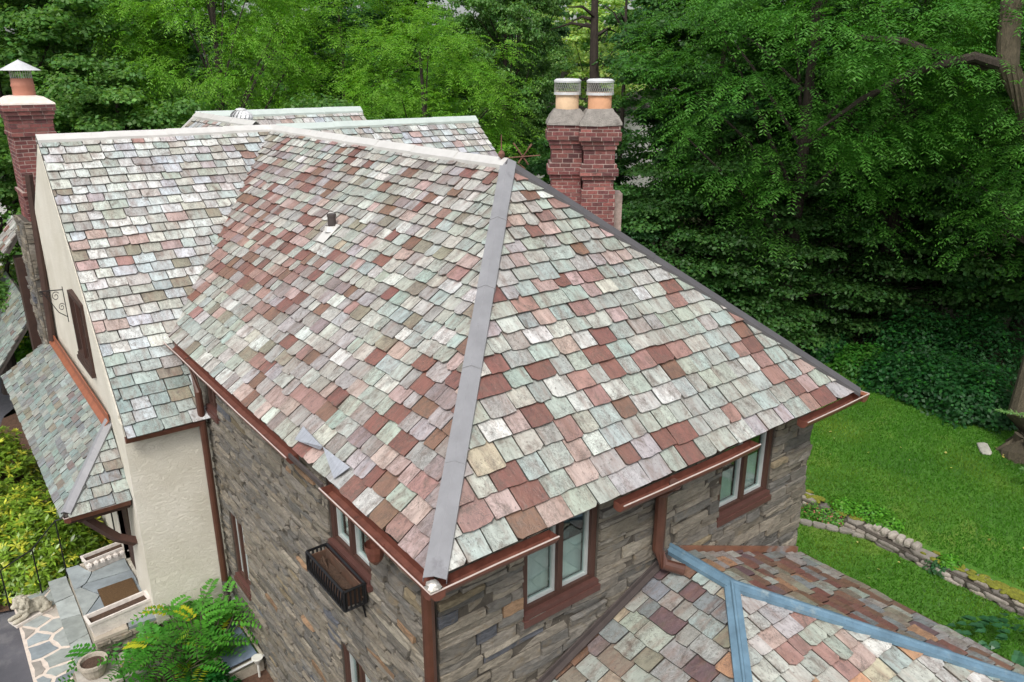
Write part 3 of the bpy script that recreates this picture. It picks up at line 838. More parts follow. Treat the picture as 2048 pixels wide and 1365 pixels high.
capstrip((2.06, YJ, RZa), (XR + .1, YJ, RZa), 0.14, MAT['ridgemetal'], 'ridge_cap', unit((0, -1, -T)), unit((0, 1, -T)), lift=.08)
capstrip((XR + .1, YJ, RZa), (11.55, YJ, RZa), 0.16, MAT['patina'], 'ridge_cap', unit((0, -1, -T)), unit((0, 1, -T)), lift=.08)
capstrip((DX, YJ + .1, RZa + .08), (DX, BYE, RZa + .10), 0.14, MAT['ridgemetal'], 'ridge_cap', unit((-1, 0, -TB)), unit((1, 0, -TB)), lift=.07)
capstrip((DX - .02, BYE, RZa + .1), (10.52, BYE, RZa + .1), 0.18, MAT['patina'], 'ridge_cap', unit((0, -1, -TB)), unit((0, 1, -TB)), lift=.08)
capstrip((DX, BYE + .01, RZa + .1), (3.4, BYE + .01, RZa + .1 - (DX - 3.4) * TB), 0.07, MAT['ridgemetal'], 'verge_trim', unit((0, -1, 0)), unit((0, 1, -1)), lift=.05)
# low wing: blue flashings
nL1 = unit((-LT, 0, 1)); nL2 = unit((0, -LT, 1)); nL3 = unit((LT, 0, 1)); lh1 = unit((1, 1, LT)); lh2 = unit((1, -1, -LT))
lp = np.array((LCX, LYP, LZ))
capstrip(lp - lh1 * 3.8, lp, 0.085, MAT['bluemetal'], 'hip_cap', across(nL1, lh1, (-1, 1, 0)), across(nL2, lh1, (1, -1, 0)), rib=.022)
capstrip(lp, lp + lh2 * 3.8, 0.085, MAT['bluemetal'], 'hip_cap', across(nL2, lh2, (-1, -1, 0)), across(nL3, lh2, (1, 1, 0)), rib=.022)
capstrip(lp, (LCX, GY + .0, LZ), 0.085, MAT['bluemetal'], 'ridge_cap', unit((-1, 0, -LT)), unit((1, 0, -LT)), rib=.022)
b = MB(); w0 = np.array((LCX - .12, GY - .05, LZ - .12 * LT + .0)); w1 = np.array((LCX - LEX, GY - .05, LZE + .0))
b.prism([w0, w1, w1 + zz * .14, w0 + zz * .14], (0, -.02, 0)); b.prism([w0 + zz * .065, w1 + zz * .065, w1 + (0, -.085, .065), w0 + (0, -.085, .065)], (0, 0, .014))
b.build('wall_flashing', MAT['pipe'], house)
b = MB(); w0 = np.array((LCX + .10, GY - .05, LZ - .1 * LT + .0)); w1 = np.array((RX - .05, GY - .05, LZE + .02))
b.prism([w0, w1, w1 + zz * .10, w0 + zz * .10], (0, -.03, 0)); b.build('wall_flashing', MAT['oldcopper'], house)
b = MB(); b.prism([(LCX + LEX + .02, LE, LZE), (LCX + LEX + .02, LY0, LZE), (LCX + LEX + .02, LY0, LZE - .09), (LCX + LEX + .02, LE, LZE - .09)], (.07, 0, 0)); b.build('fascia', MAT['brown'], house)
# porch
b = MB(); b.prism([(1.895, PYN + PW - .1, PZ1 + .05), (1.895, PYF - PW, PZ1 + .05), (1.895, PYF - PW, PZ1 + .17), (1.895, PYN + PW - .1, PZ1 + .17)], (-.02, 0, 0))
b.prism([(1.90, PYN + PW - .1, PZ1 + .05), (1.90, PYF - PW, PZ1 + .05), (1.80, PYF - PW, PZ1 - .03), (1.80, PYN + PW - .1, PZ1 - .03)], (0, 0, .01)); b.build('wall_flashing', MAT['orange'], house)
ph = unit((PXW - PX0, PW, PZ1 - PZ0)); pp = (PZ1 - PZ0) / PW
capstrip((PX0, PYN, PZ0), (PXW, PYN + PW, PZ1), 0.09, MAT['hipmetal'], 'hip_cap', across(unit((-pp, 0, 1)), ph, (-1, 1, 0)), across(unit((0, -pp, 1)), ph, (1, -1, 0)))
b = MB(); b.tube([(1.88, 12.55, 2.95), (1.62, 12.55, 3.12), (1.20, 12.55, 3.66)], [.085, .08, .075], 4); b.box((1.12, 12.48, 3.62), (1.88, 12.62, 3.76)); b.build('knee_brace', MAT['wood'], house)
b = MB(); b.box((PX0 + .05, PYN + .05, PZ0 - .16), (PX0 + .14, PYF - .05, PZ0 - .075)); b.box((PX0 + .14, PYN + .05, PZ0 - .16), (1.88, PYN + .14, PZ0 - .075)); b.build('porch_beam', MAT['darkwood'], house)
b = MB(); b.box((PX0 + .14, PYN + .14, PZ0 - .09), (1.88, PYF - .1, PZ0 - .07)); b.build('porch_soffit', MAT['wood'], house)
# soffits under the big eaves
b = MB(); b.box((XA + .03, YA + .02, EZ - .03), (FX + .02, 12.9, EZ - .01)); b.build('soffit', MAT['darkwood'], house)
b = MB(); b.box((FX + .02, YA + .03, EZ - .032), (XB - .03, GY + .02, EZ - .012)); b.build('soffit', MAT['darkwood'], house)
b = MB(); b.box((RX - .02, GY + .02, EZ - .034), (XB - .03, 12.5, EZ - .014)); b.build('soffit', MAT['darkwood'], house)
# --- gutters: open channel with its outer edge's sheen put into the colour
def gutter(p, q, out, name='gutter', w_=0.155, h_=0.10, sag=0.0, lipmat='lip'):
    p = np.array(p, float); q = np.array(q, float); o = np.array([*out, 0.0])
    prof = [(-w_ + .01, 0.0), (-w_ + .01, -h_ * .8), (-w_ * .6, -h_), (-w_ * .25, -h_ * .85), (0.0, -h_ * .25), (0.0, 0.0)]
    n_ = max(2, int(np.linalg.norm(q - p) / .5) + 1)
    b = MB(); V = []; Fc = []; m_ = len(prof)
    C_ = []
    for i in range(n_):
        s = i / (n_ - 1); c = p + (q - p) * s - zz * (sag * 4 * s * (1 - s)) + o * random.uniform(-.006, .006) + zz * random.uniform(-.006, .006)
        C_.append(c)
        for (d_, z_) in prof: V.append(c + o * d_ + zz * z_)
    for i in range(n_ - 1):
        for k in range(m_ - 1): Fc.append((i*m_+k, i*m_+k+1, (i+1)*m_+k+1, (i+1)*m_+k))
    Fc += [tuple(range(m_)), tuple((n_-1)*m_ + k for k in reversed(range(m_)))]
    b.add(V, Fc)
    g_ = b.build(name, MAT['gutter'], house)
    md = g_.modifiers.new('wall', 'SOLIDIFY'); md.thickness = 0.004
    l_ = MB(); l_.tube([c + o * 0.002 + zz * .003 for c in C_], 0.008, 6); l_.build('gutter_lip', MAT[lipmat], g_)
    return g_
gutter((X0, 13.25, EZ), (X0, 7.93, EZ - .02), (-1, 0), sag=.02)
gutter((X0, 7.05, EZ - .01), (X0, Y0, EZ - .03), (-1, 0))
gutter((X0 + .0, Y0, EZ - .03), (4.29, Y0, EZ - .02), (0, -1))
gutter((5.16, Y0, EZ - .02), (7.44, Y0, EZ - .02), (0, -1), sag=.015)
gutter((8.41, Y0, EZ - .02), (X1, Y0, EZ), (0, -1))
gutter((X1, Y0, EZ), (X1, 12.6, EZ - .02), (1, 0))
gutter((1.88, BY - .02, bz - .02), (3.02, BY - .02, bz - .03), (0, -1), w_=.10, lipmat='brown')
gutter((PX0 - .02, PYF, PZ0 - .01), (PX0 - .02, PYN - .02, PZ0 - .02), (-1, 0), w_=.10)
gutter((PX0 - .02, PYN - .02, PZ0 - .02), (1.86, PYN - .02, PZ0 - .02), (0, -1), w_=.10)
gutter((0.78, 25.5, 3.48), (0.78, 20.6, 3.48), (-1, 0), w_=.10)
b = MB(); b.prism([(X0 - .005, Y0 - .005, EZ - .012), (X0 + .10, Y0 - .005, EZ - .012), (X0 + .10, Y0 + .10, EZ - .012), (X0 - .005, Y0 + .10, EZ - .012)], (0, 0, .012))
b.lathe((X0 + .055, Y0 + .055, EZ), [(.07, 0.0), (.06, .03), (.03, .045), (0.001, .05)], 9, jit=.15); b.build('corner_solder', MAT['solder'], house)
b = MB(); b.prism([(X1 - .11, Y0 - .005, EZ - .01), (X1 + .005, Y0 - .005, EZ - .01), (X1 + .005, Y0 + .11, EZ - .01), (X1 - .11, Y0 + .11, EZ - .01)], (0, 0, .012)); b.build('corner_solder', MAT['orange'], house)
# --- downspouts
def downspout(pts, r=0.05, mat='brown', n=10):
    b = MB(); b.tube(pts, r, n); o = b.build('downspout', MAT[mat], house, smooth=False); return o
downspout([(FX - .07, GY + .02, EZ - .10), (FX - .09, GY - .02, EZ - .3), (FX - .09, GY - .02, 0.9)], .062)
dsp = downspout([(3.02, 12.2, EZ - .1), (3.0, 11.86, EZ - .55), (3.0, 11.86, 2.1)], .055)
b = MB(); P = [(3.0, 11.86, 2.1), (3.0, 11.85, 1.75), (2.95, 11.75, 1.45), (2.82, 11.6, 1.25), (2.6, 11.5, 1.16)]
PP = []; RRr = []
for i in range(60):
    s = i / 59 * (len(P) - 1); k = min(int(s), len(P) - 2); q = s - k
    PP.append(tuple(np.array(P[k]) * (1 - q) + np.array(P[k + 1]) * q)); RRr.append(.058 if i % 2 else .048)
b.tube(PP, RRr, 10, cap=True); b.build('corrugated_drain', MAT['pipe'], dsp)
downspout([(6.05, GY - .33, EZ - .11), (6.10, GY - .11, EZ - .35), (6.10, GY - .11, 5.02), (6.12, GY - .20, 4.86), (6.28, GY - .36, 4.80)], .07)
b = MB(); b.lathe((X0 + .04, 5.92, EZ - .33), [(.03, 0), (.075, .06), (.10, .16), (.10, .22)], 12); b.build('leader_head', MAT['gutter'], house)
b = MB(); b.tube([(3.55, 12.25, 6.0), (3.55, 12.25, 6.0)], .01, 4)
# --- roof furniture
def onF(x, y, h=0.0): return np.array((x, y, zE + (x - XA) * T)) + nF * h
v0 = onF(5.05, 11.02)
b = MB(); b.tube([v0 - zz * .1, v0 + zz * .27], .062, 12); b.tube([v0 + zz * .23, v0 + zz * .272], .07, 12); vp = b.build('vent_pipe', MAT['pipe'], house)
b = MB(); a_ = unit((1, 0, T)); y_ = np.array((0, 1.0, 0)); q = v0 + nF * .052 - a_ * .08
b.prism([q - a_ * .17 - y_ * .13, q - a_ * .17 + y_ * .12, q + a_ * .20 + y_ * .16, q + a_ * .20 - y_ * .16], nF * .006)
b.lathe(v0 + nF * .05, [(.10, -.02), (.075, .06)], 12); b.build('pipe_flashing', MAT['ridgemetal'], vp)
# torn flashing lying loose at the eave
def pix_on_front(px, py, h):
    d_ = ray(px, py); p0_ = np.array((XA, 0, zE)) + nF * h
    return CAM + d_ * ((nF @ (p0_ - CAM)) / (nF @ d_))
for tri in (((590, 880, .10), (607, 853, .07), (646, 894, .12), (640, 900, .07)), ((646, 894, .12), (668, 958, .06), (684, 947, .07)), ((646, 894, .12), (684, 947, .07), (700, 935, .055))):
    b = MB(); b.prism([pix_on_front(*q) for q in tri], nF * .006); b.build('torn_flashing', MAT['leadsheet'], house)
b = MB(); e = [(X0 + .02, 7.93, EZ - .02), (X0 + .02, 7.05, EZ - .02), (X0 + .02, 7.05, EZ + .03), (X0 + .02, 7.93, EZ + .03)]; b.prism(e, (.03, 0, 0)); b.build('fascia', MAT['pipe'], house)
# turbine ventilator
tv = np.array((6.98, 19.98, 8.72)); b = MB(); b.tube([tv - zz * .4, tv + zz * .2], .15, 14); tb = b.build('turbine_vent', MAT['galv'], house)
for k in range(16):
    th0 = 2 * math.pi * k / 16; b = MB(); V = []; Fc = []
    for i in range(7):
        ph_ = -1.15 + 2.3 * i / 6; r_ = .24 * math.cos(ph_); z_ = .40 + .20 * math.sin(ph_)
        for dth, dr in ((0, 0.0), (.30, .035)):
            V.append(tv + np.array(((r_ + dr * math.cos(ph_)) * math.cos(th0 + dth + .35 * ph_), (r_ + dr * math.cos(ph_)) * math.sin(th0 + dth + .35 * ph_), z_)))
    for i in range(6): Fc.append((2*i, 2*i+1, 2*i+3, 2*i+2))
    b.add(V, Fc); b.build('vane', MAT['galv'], tb)
b = MB(); b.lathe(tv + zz * .58, [(.14, 0), (.10, .03), (.001, .045)], 14); b.build('vane_cap', MAT['galv'], tb)
# lightning rod with braces at the hip peak
pt = pk + np.array((-.02, .12, .06)); b = MB()
b.tube([pt, pt + zz * .40], [.014, .007], 6); b.lathe(pt + zz * .02, [(.012, 0), (.05, .03), (.06, .07), (.04, .11), (.01, .13)], 10)
q = pt + np.array((.30, -.16, -.04)); b.tube([q + (-.10, .10, .30), q + (.10, -.05, -.05)], .013, 5); b.tube([q + (.16, -.06, .28), q + (-.06, .02, -.02), q + (.05, -.02, -.12)], .016, 5); b.tube([pt + (.02, 0, .02), q + (.26, -.16, .10)], .010, 5)
b.v = [tuple(pt + (np.array(v) - pt) * .8) for v in b.v]; b.build('lightning_rod', MAT['rust'], house)

# --- twin brick chimney set cornerwise behind the near wing
def chimney_shaft(cx, cy, hw, z0, zt, rot, parent, sides, front):
    """core + corbelled brick bands; returns nothing"""
    core = MB(); ca, sa = math.cos(rot), math.sin(rot)
    Mx = lambda p: np.array([cx + ca * p[0] - sa * p[1], cy + sa * p[0] + ca * p[1], p[2]])
    bands = [(z0, zt - 1.22, 0.0), (zt - 1.22, zt - 1.02, -.035), (zt - 1.02, zt - .94, .0), (zt - .94, zt - .80, .045), (zt - .80, zt - .72, .015), (zt - .72, zt - .45, -.03),
             (zt - .45, zt - .36, .0), (zt - .36, zt - .28, .03), (zt - .28, zt - .12, .075), (zt - .12, zt, .055)]
    for za, zb, dw in bands:
        h_ = hw + dw - .004
        core.box((-h_, -h_, za), (h_, h_, zb - .001), M=Mx)
    cr = core.build('shaft', MAT['brickmortar'], parent)
    for za, zb, dw in bands:
        brick_box((cx, cy), hw + dw, hw + dw, za, zb, rot, parent, sides, dark=.5 if za > zt - .9 else .1)
chimR = MB(); rot45 = R(-38)
ccx, ccy = 10.72, 11.62
ax = np.array([math.cos(rot45), math.sin(rot45)])
cl_ = np.array([ccx, ccy]) - ax * .33 + np.array((.61, .79)) * .22; crr = np.array([ccx, ccy]) + ax * .28
ZT = 9.24
b = MB(); cb, sb = math.cos(rot45), math.sin(rot45)
b.box((-.70, .02, GR), (.80, .55, 7.9), M=lambda p: np.array([ccx + cb * p[0] - sb * p[1], ccy + sb * p[0] + cb * p[1], p[2]]))
chim = b.build('chimney', MAT['brickmortar'], house)
for (c_) in (cl_, crr):
    chimney_shaft(c_[0], c_[1], .325, 4.0, ZT, rot45, chim, [(0, -1), (1, 0), (-1, 0)], None)
for i, c_ in enumerate((cl_, crr)):
    b = MB(); ca, sa = math.cos(rot45), math.sin(rot45); V = []
    for hw_, z_ in ((.40, ZT), (.39, ZT + .06), (.33, ZT + .17), (.26, ZT + .27), (.24, ZT + .29)):
        for sx, sy in ((-1, -1), (0, -1), (1, -1), (1, 0), (1, 1), (0, 1), (-1, 1), (-1, 0)):
            k = hw_ * random.uniform(.97, 1.03); V.append((c_[0] + ca * sx * k - sa * sy * k, c_[1] + sa * sx * k + ca * sy * k, z_ + random.uniform(-.015, .015)))
    Fc = [(r_*8+k, r_*8+(k+1) % 8, (r_+1)*8+(k+1) % 8, (r_+1)*8+k) for r_ in range(4) for k in range(8)] + [tuple(range(32, 40))]
    b.add(V, Fc); b.build('cement_crown', MAT['cement'], chim)
    pc = lin((196, 168, 136)) if i == 0 else lin((190, 142, 108))
    b = MB(); b.lathe((c_[0], c_[1], ZT + .22), [(.225, 0), (.228, .38), (.20, .38), (.20, .2)], 22, pc); b.build('chimney_pot', MAT['clay'], chim, smooth=True)
    b = MB(); b.lathe((c_[0], c_[1], ZT + .565), [(.262, -.02), (.264, .03), (.255, .03)], 24); b.lathe((c_[0], c_[1], ZT + .565), [(.250, .205), (.262, .205), (.266, .24), (.22, .275), (.001, .285)], 24)
    b.build('rain_cap', MAT['galv'], chim, smooth=False)
    b = MB()
    for k in range(36):
        th = 2 * math.pi * k / 36
        for sg in (1, -1):
            P_ = [(c_[0] + .252 * math.cos(th + sg * s_ * .10), c_[1] + .252 * math.sin(th + sg * s_ * .10), ZT + .59 + .19 * s_ / 3) for s_ in range(4)]
            b.tube(P_, .0035, 3, cap=False)
    b.build('spark_screen', MAT['mesh'], chim)
# --- left chimney: brick on a stone base against the gable
lx, ly = 2.34, 18.90
b = MB(); b.box((lx - .42, ly - .50, 7.35), (lx + .30, ly + .5, 9.55)); chl = b.build('chimney', MAT['brickmortar'], house)
for za, zb, dw in ((7.35, 7.85, .02), (7.85, 7.93, .05), (7.93, 9.0, 0.0), (9.0, 9.08, .03), (9.08, 9.32, .01), (9.32, 9.40, .035), (9.40, 9.48, .06), (9.48, 9.60, .09)):
    brick_box((lx - .06, ly), .36 + dw, .50 + dw, za, zb, 0.0, chl, [(0, -1), (-1, 0), (1, 0)], dark=.35)
    if dw > .01:
        b = MB(); b.box((lx - .06 - .36 - dw + .004, ly - .5 - dw + .004, za), (lx - .06 + .36 + dw - .004, ly + .5 + dw - .004, zb - .001)); b.build('corbel', MAT['brickmortar'], chl)
b = MB(); V = []
for hx_, hy_, z_ in ((.46, .60, 9.60), (.45, .59, 9.63), (.30, .40, 9.74), (.22, .22, 9.76)):
    V += [(lx - .06 - hx_, ly - hy_, z_), (lx - .06 + hx_, ly - hy_, z_), (lx - .06 + hx_, ly + hy_, z_), (lx - .06 - hx_, ly + hy_, z_)]
b.add(V, [(r_*4+k, r_*4+(k+1) % 4, (r_+1)*4+(k+1) % 4, (r_+1)*4+k) for r_ in range(3) for k in range(4)] + [(12, 13, 14, 15)]); b.build('cement_crown', MAT['palecement'], chl)
b = MB(); b.lathe((lx - .03, ly, 9.72), [(.205, 0), (.20, .20), (.215, .22), (.20, .26), (.195, .36), (.17, .36)], 20, lin((178, 122, 102))); b.build('chimney_pot', MAT['clay'], chl, smooth=True)
b = MB()
for k in range(26):
    th = 2 * math.pi * k / 26; b.tube([(lx - .03 + .185 * math.cos(th), ly + .185 * math.sin(th), 10.06), (lx - .03 + .185 * math.cos(th), ly + .185 * math.sin(th), 10.24)], .005, 4, cap=False)
for z_ in (10.1, 10.16): b.lathe((lx - .03, ly, z_), [(.184, 0), (.188, .004)], 24)
b.build('spark_screen', MAT['mesh'], chl)
b = MB(); b.lathe((lx - .03, ly, 10.23), [(.37, -.005), (.375, .0), (.18, .105), (.001, .20)], 20); b.build('rain_cap', MAT['galv'], chl)
lb = wallbox('chimney_base', (lx - .56, ly - .60, GR - .2), (lx + .2, ly + .62, 7.34), MAT['mortar'])
stone_wall((lx - .56, ly - .60), (lx + .2, ly - .60), 4.6, 7.36, (0, -1), lb, lrange=(.2, .35), hrange=(.12, .2))
stone_wall((lx - .56, ly + .62), (lx - .56, ly - .60), 4.6, 7.36, (-1, 0), lb, lrange=(.2, .4), hrange=(.12, .2))

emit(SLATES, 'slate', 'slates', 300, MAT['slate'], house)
emit(STONES, 'stone', 'stones', 300, MAT['stone'], house)
emit(BRICKS, 'brick', 'bricks', 300, MAT['brick'], house)

#MORE
# ================================================================== GROUND
def sheet(name, poly, z, mat, kind='structure', sub=0, bump=0.0):
    b = MB(); b.add([(x, y, z) for x, y in poly], [tuple(range(len(poly)))])
    o = b.build(name, mat); o['kind'] = kind; return o
sheet('ground', [(-260, -120), (320, -120), (320, 420), (-260, 420)], 0.70, MAT['earth'])
sheet('lower_lawn', [(7.5, -14), (16.2, -14), (15.35, 3.3), (15.55, 9.5), (16.2, 20), (7.5, 20)], 0.745, MAT['lawn'])
# upper lawn, its near edge held by the low wall
UP = [(15.05, -12), (36, -12), (31, 2), (25.2, 6.6), (23.7, 9.2), (23.3, 12.2), (24.4, 15.4), (24.0, 22), (15.6, 22), (15.25, 9.5), (15.05, 3.3)]
sheet('upper_lawn', UP, 0.93, MAT['lawn'])
sheet('driveway', [(-14, 4), (0.15, 4), (0.15, 15.1), (-0.4, 19), (1.0, 25), (2.2, 27), (6, 29.5), (6, 42), (-14, 42)], 0.90, MAT['asphalt'])
sheet('planting_bed', [(0.15, 9.9), (3.15, 9.0), (3.15, 12.1), (0.75, 12.1), (0.15, 11.6)], 1.04, MAT['mulch'])
sheet('planting_bed', [(-0.35, 15.12), (1.9, 14.3), (1.9, 25.2), (0.95, 24.7), (-0.35, 18.9)], 0.96, MAT['mulch'])

def voronoi(x0, x1, y0, y1, n, seed, hull=None):
    rg = random.Random(seed); pts = []
    tries = 0
    while len(pts) < n and tries < 4000:
        p = (rg.uniform(x0, x1), rg.uniform(y0, y1)); tries += 1
        if all((p[0]-q[0])**2 + (p[1]-q[1])**2 > 0.42 * (x1-x0)*(y1-y0)/n for q in pts): pts.append(p)
    cells = []
    for p in pts:
        poly = hull or [(x0, y0), (x1, y0), (x1, y1), (x0, y1)]
        for q in pts:
            if q is p: continue
            nx, ny = q[0]-p[0], q[1]-p[1]; mx, my = (p[0]+q[0])/2, (p[1]+q[1])/2
            poly = clip(poly, (nx, ny), nx*mx + ny*my)
            if len(poly) < 3: break
        if len(poly) >= 3: cells.append(poly)
    return cells
def flag_cells(cells, z, th, gap, parent, cols, name='flagstone'):
    for poly in cells:
        cx = sum(p[0] for p in poly)/len(poly); cy = sum(p[1] for p in poly)/len(poly)
        P = []
        for i, p in enumerate(poly):
            d = math.hypot(p[0]-cx, p[1]-cy); k = max(0.3, 1 - gap / max(d, .05)) * random.uniform(.95, 1.0)
            P.append((cx + (p[0]-cx)*k, cy + (p[1]-cy)*k))
            q = poly[(i+1) % len(poly)]; mx, my = (p[0]+q[0])/2, (p[1]+q[1])/2
            d = math.hypot(mx-cx, my-cy); k = max(0.3, 1 - gap*1.1 / max(d, .05)) * random.uniform(.93, 1.03)
            P.append((cx + (mx-cx)*k, cy + (my-cy)*k))
        b = MB(); c = random.choice(cols); v = random.uniform(.85, 1.15)
        b.prism([(x, y, z) for x, y in P], (0, 0, th), tuple(k*v for k in c)); b.build(name, MAT['flag'], parent)
FC = [lin(c) for c in ((138, 146, 148), (150, 156, 154), (124, 132, 136), (156, 150, 142), (144, 150, 146))]
# flagstone walk
b = MB(); b.box((0.08, 11.2, 0.86), (0.78, 15.1, 1.10)); walk = b.build('flagstone_walk', MAT['paleMortar']); walk['kind'] = 'structure'
flag_cells(voronoi(0.10, 0.76, 11.25, 15.05, 19, 4), 1.075, .035, .035, walk, FC)
# entrance steps
steps = empty('entrance_steps', (1.3, 13.2, 1.1), 'bluestone entrance steps and landing beside the cream stucco corner', 'steps')
b = MB(); b.box((.98, 12.06, .9), (1.9, 14.45, 1.70)); b.build('landing', MAT['caststone'], steps)
b = MB(); b.box((.70, 12.0, .9), (.98, 14.75, 1.38)); b.build('step', MAT['caststone'], steps)
flag_cells(voronoi(.96, 1.9, 12.04, 14.45, 8, 9), 1.70, .05, .008, steps, FC[:3] + [lin((166, 156, 142))], 'tread')
flag_cells(voronoi(.66, .97, 11.98, 14.75, 5, 12), 1.38, .05, .006, steps, FC, 'tread')
lw_ = MB(); lw_.box((.62, 11.35, .9), (1.9, 11.98, 1.28)); cheek = lw_.build('cheek_wall', MAT['mortar'], steps)
PS = []
stone_wall((.62, 11.35), (1.9, 11.35), 1.0, 1.40, (0, -1), cheek, dest=PS, lrange=(.2, .4)); stone_wall((.62, 11.98), (.62, 11.35), 1.0, 1.40, (-1, 0), cheek, dest=PS, lrange=(.2, .35))
stone_wall((.98, 12.06), (1.9, 12.06), 1.2, 1.70, (0, -1), cheek, dest=PS, lrange=(.2, .4))
for p in PS:
    q = MB(); q.add(p.v, p.f, p.c, p.u); q.build('stone', MAT['stone'], cheek)
flag_cells([[(.60, 11.33), (1.2, 11.33), (1.2, 11.99), (.60, 11.99)], [(1.2, 11.33), (1.9, 11.33), (1.9, 11.99), (1.2, 11.99)]], 1.36, .05, .004, cheek, FC[3:], 'coping')
def onbox(lo, hi): b = MB(); b.box(lo, hi); return b
o = onbox((1.28, 12.62, 1.752), (1.84, 13.40, 1.775)).build('doormat', MAT['mat_']); tag(o, 'brown bristle doormat lying on the stone landing', 'doormat')
def trough(c, L, W_, H_, ang, mat, name, label, wavy=0.0, soilz=.75):
    root = empty(name, c, label, 'planter')
    ca, sa = math.cos(ang), math.sin(ang)
    T_ = lambda p: np.array([c[0] + ca*p[0] - sa*p[1], c[1] + sa*p[0] + ca*p[1], c[2] + p[2]])
    def ring(l, w_, z): return [T_((-l, -w_, z)), T_((l, -w_, z)), T_((l, w_, z)), T_((-l, w_, z))]
    V = []
    for l, w_, z in ((L*.44, W_*.40, 0), (L*.48, W_*.46, H_*.82), (L*.5, W_*.5, H_*.84), (L*.5, W_*.5, H_), (L*.46, W_*.40, H_), (L*.44, W_*.38, H_*soilz)):
        V += ring(l, w_, z)
    Fc = [(r_*4+k, r_*4+(k+1) % 4, (r_+1)*4+(k+1) % 4, (r_+1)*4+k) for r_ in range(5) for k in range(4)] + [(3, 2, 1, 0)]
    b = MB(); b.add(V, Fc); b.build('trough', MAT[mat], root)
    if wavy:
        for sd in (-1, 1):
            b = MB()
            for k in range(7):
                x_ = -L*.42 + L*.84*k/6; b.lathe(T_((x_, sd*W_*.47, H_*.55)), [(.001, -.05), (.05, -.02), (.055, .03), (.001, .07)], 6)
            b.build('swag_relief', MAT[mat], root)
    b = MB(); b.add(ring(L*.443, W_*.383, H_*soilz + .004), [(0, 1, 2, 3)]); b.build('soil', MAT['soil'], root)
    return root
trough((1.62, 14.22, 1.752), .80, .26, .24, R(8), 'whitestone', 'window_trough', 'small white garlanded stone trough at the far edge of the landing', wavy=1)
trough((1.42, 12.30, 1.752), .98, .30, .28, R(6), 'whitestone', 'window_trough', 'long empty stone trough with pale rim beside the doormat')
pot = empty('round_planter', (.86, 11.70, 1.412), 'round weathered stone pot of soil on the low step wall', 'planter')
b = MB(); b.lathe((.86, 11.70, 1.412), [(.001, 0), (.13, 0), (.17, .08), (.20, .20), (.215, .21), (.215, .26), (.175, .26), (.165, .20)], 18); b.build('bowl', MAT['caststone'], pot)
b = MB(); b.lathe((.86, 11.70, 1.412 + .205), [(.168, 0), (.10, .012), (.001, .015)], 14); b.build('soil', MAT['soil'], pot)
# lions
def ico(b, c, r, n=10):
    prof = [(max(.001, math.sin(math.pi*i/8)), -math.cos(math.pi*i/8)) for i in range(9)]
    V = []; Fc = []
    for s_, z_ in prof:
        for k in range(n):
            th = 2*math.pi*k/n; V.append((c[0] + r[0]*s_*math.cos(th), c[1] + r[1]*s_*math.sin(th), c[2] + r[2]*z_))
    for i in range(8):
        for k in range(n): Fc.append((i*n+k, i*n+(k+1) % n, (i+1)*n+(k+1) % n, (i+1)*n+k))
    b.add(V, Fc)
def lion(c, ang, label):
    root = empty('lion_statue', c, label, 'statue')
    ca, sa = math.cos(ang), math.sin(ang)
    W_ = lambda x, y, z: (c[0] + ca*x - sa*y, c[1] + sa*x + ca*y, c[2] + z)
    b = MB(); b.prism([W_(-.30, -.14, 0), W_(.32, -.14, 0), W_(.32, .14, 0), W_(-.30, .14, 0)], (0, 0, .05)); b.build('plinth', MAT['whitestone'], root)
    b = MB()
    for (x, y, z, r) in ((-.10, 0, .17, .135), (-.18, 0, .16, .125), (0, 0, .19, .13), (.08, 0, .22, .125), (-.22, .07, .13, .085), (-.22, -.07, .13, .085)): ico(b, W_(x, y, z), (r, r, r*.9))
    for sy in (-.075, .075):
        b.tube([W_(.08, sy, .15), W_(.16, sy, .085), W_(.30, sy, .08)], [.055, .045, .04], 8); b.tube([W_(-.26, sy*1.5, .08), W_(-.10, sy*1.7, .075)], [.05, .04], 8); ico(b, W_(.30, sy, .08), (.05, .045, .035))
    b.tube([W_(-.30, 0, .10), W_(-.34, .05, .09), W_(-.28, .13, .08), W_(-.16, .15, .08)], [.025, .022, .02, .03], 6)
    o = b.build('body', MAT['lionstone'], root); md = o.modifiers.new('merge', 'REMESH'); md.mode = 'VOXEL'; md.voxel_size = .012
    b = MB(); ico(b, W_(.16, 0, .36), (.085, .085, .09)); ico(b, W_(.235, 0, .335), (.055, .055, .045)); ico(b, W_(.27, 0, .35), (.02, .028, .018))
    for sy in (-.06, .06): ico(b, W_(.14, sy, .44), (.022, .026, .03)); ico(b, W_(.225, sy*.55, .385), (.014, .014, .014))
    o = b.build('head', MAT['lionstone'], root); md = o.modifiers.new('merge', 'REMESH'); md.mode = 'VOXEL'; md.voxel_size = .010
    b = MB()
    for k in range(70):
        th = random.uniform(0, 2*math.pi); q = random.uniform(0, 1)
        x = .17 - .14*q + random.uniform(-.02, .02); rr = .10 + .035*math.sin(q*math.pi)
        ico(b, W_(x, rr*math.cos(th), .335 - .05*q + rr*math.sin(th)), (.038, .038, .04), 6)
    o = b.build('mane', MAT['lionstone'], root); md = o.modifiers.new('merge', 'REMESH'); md.mode = 'VOXEL'; md.voxel_size = .012
lion((.30, 14.35, 1.112), R(200), 'carved stone lion lying beside the railing at the far end of the flagstone walk')
lion((.26, 11.62, 1.112), R(200), 'carved stone lion at the near end of the flagstone walk')
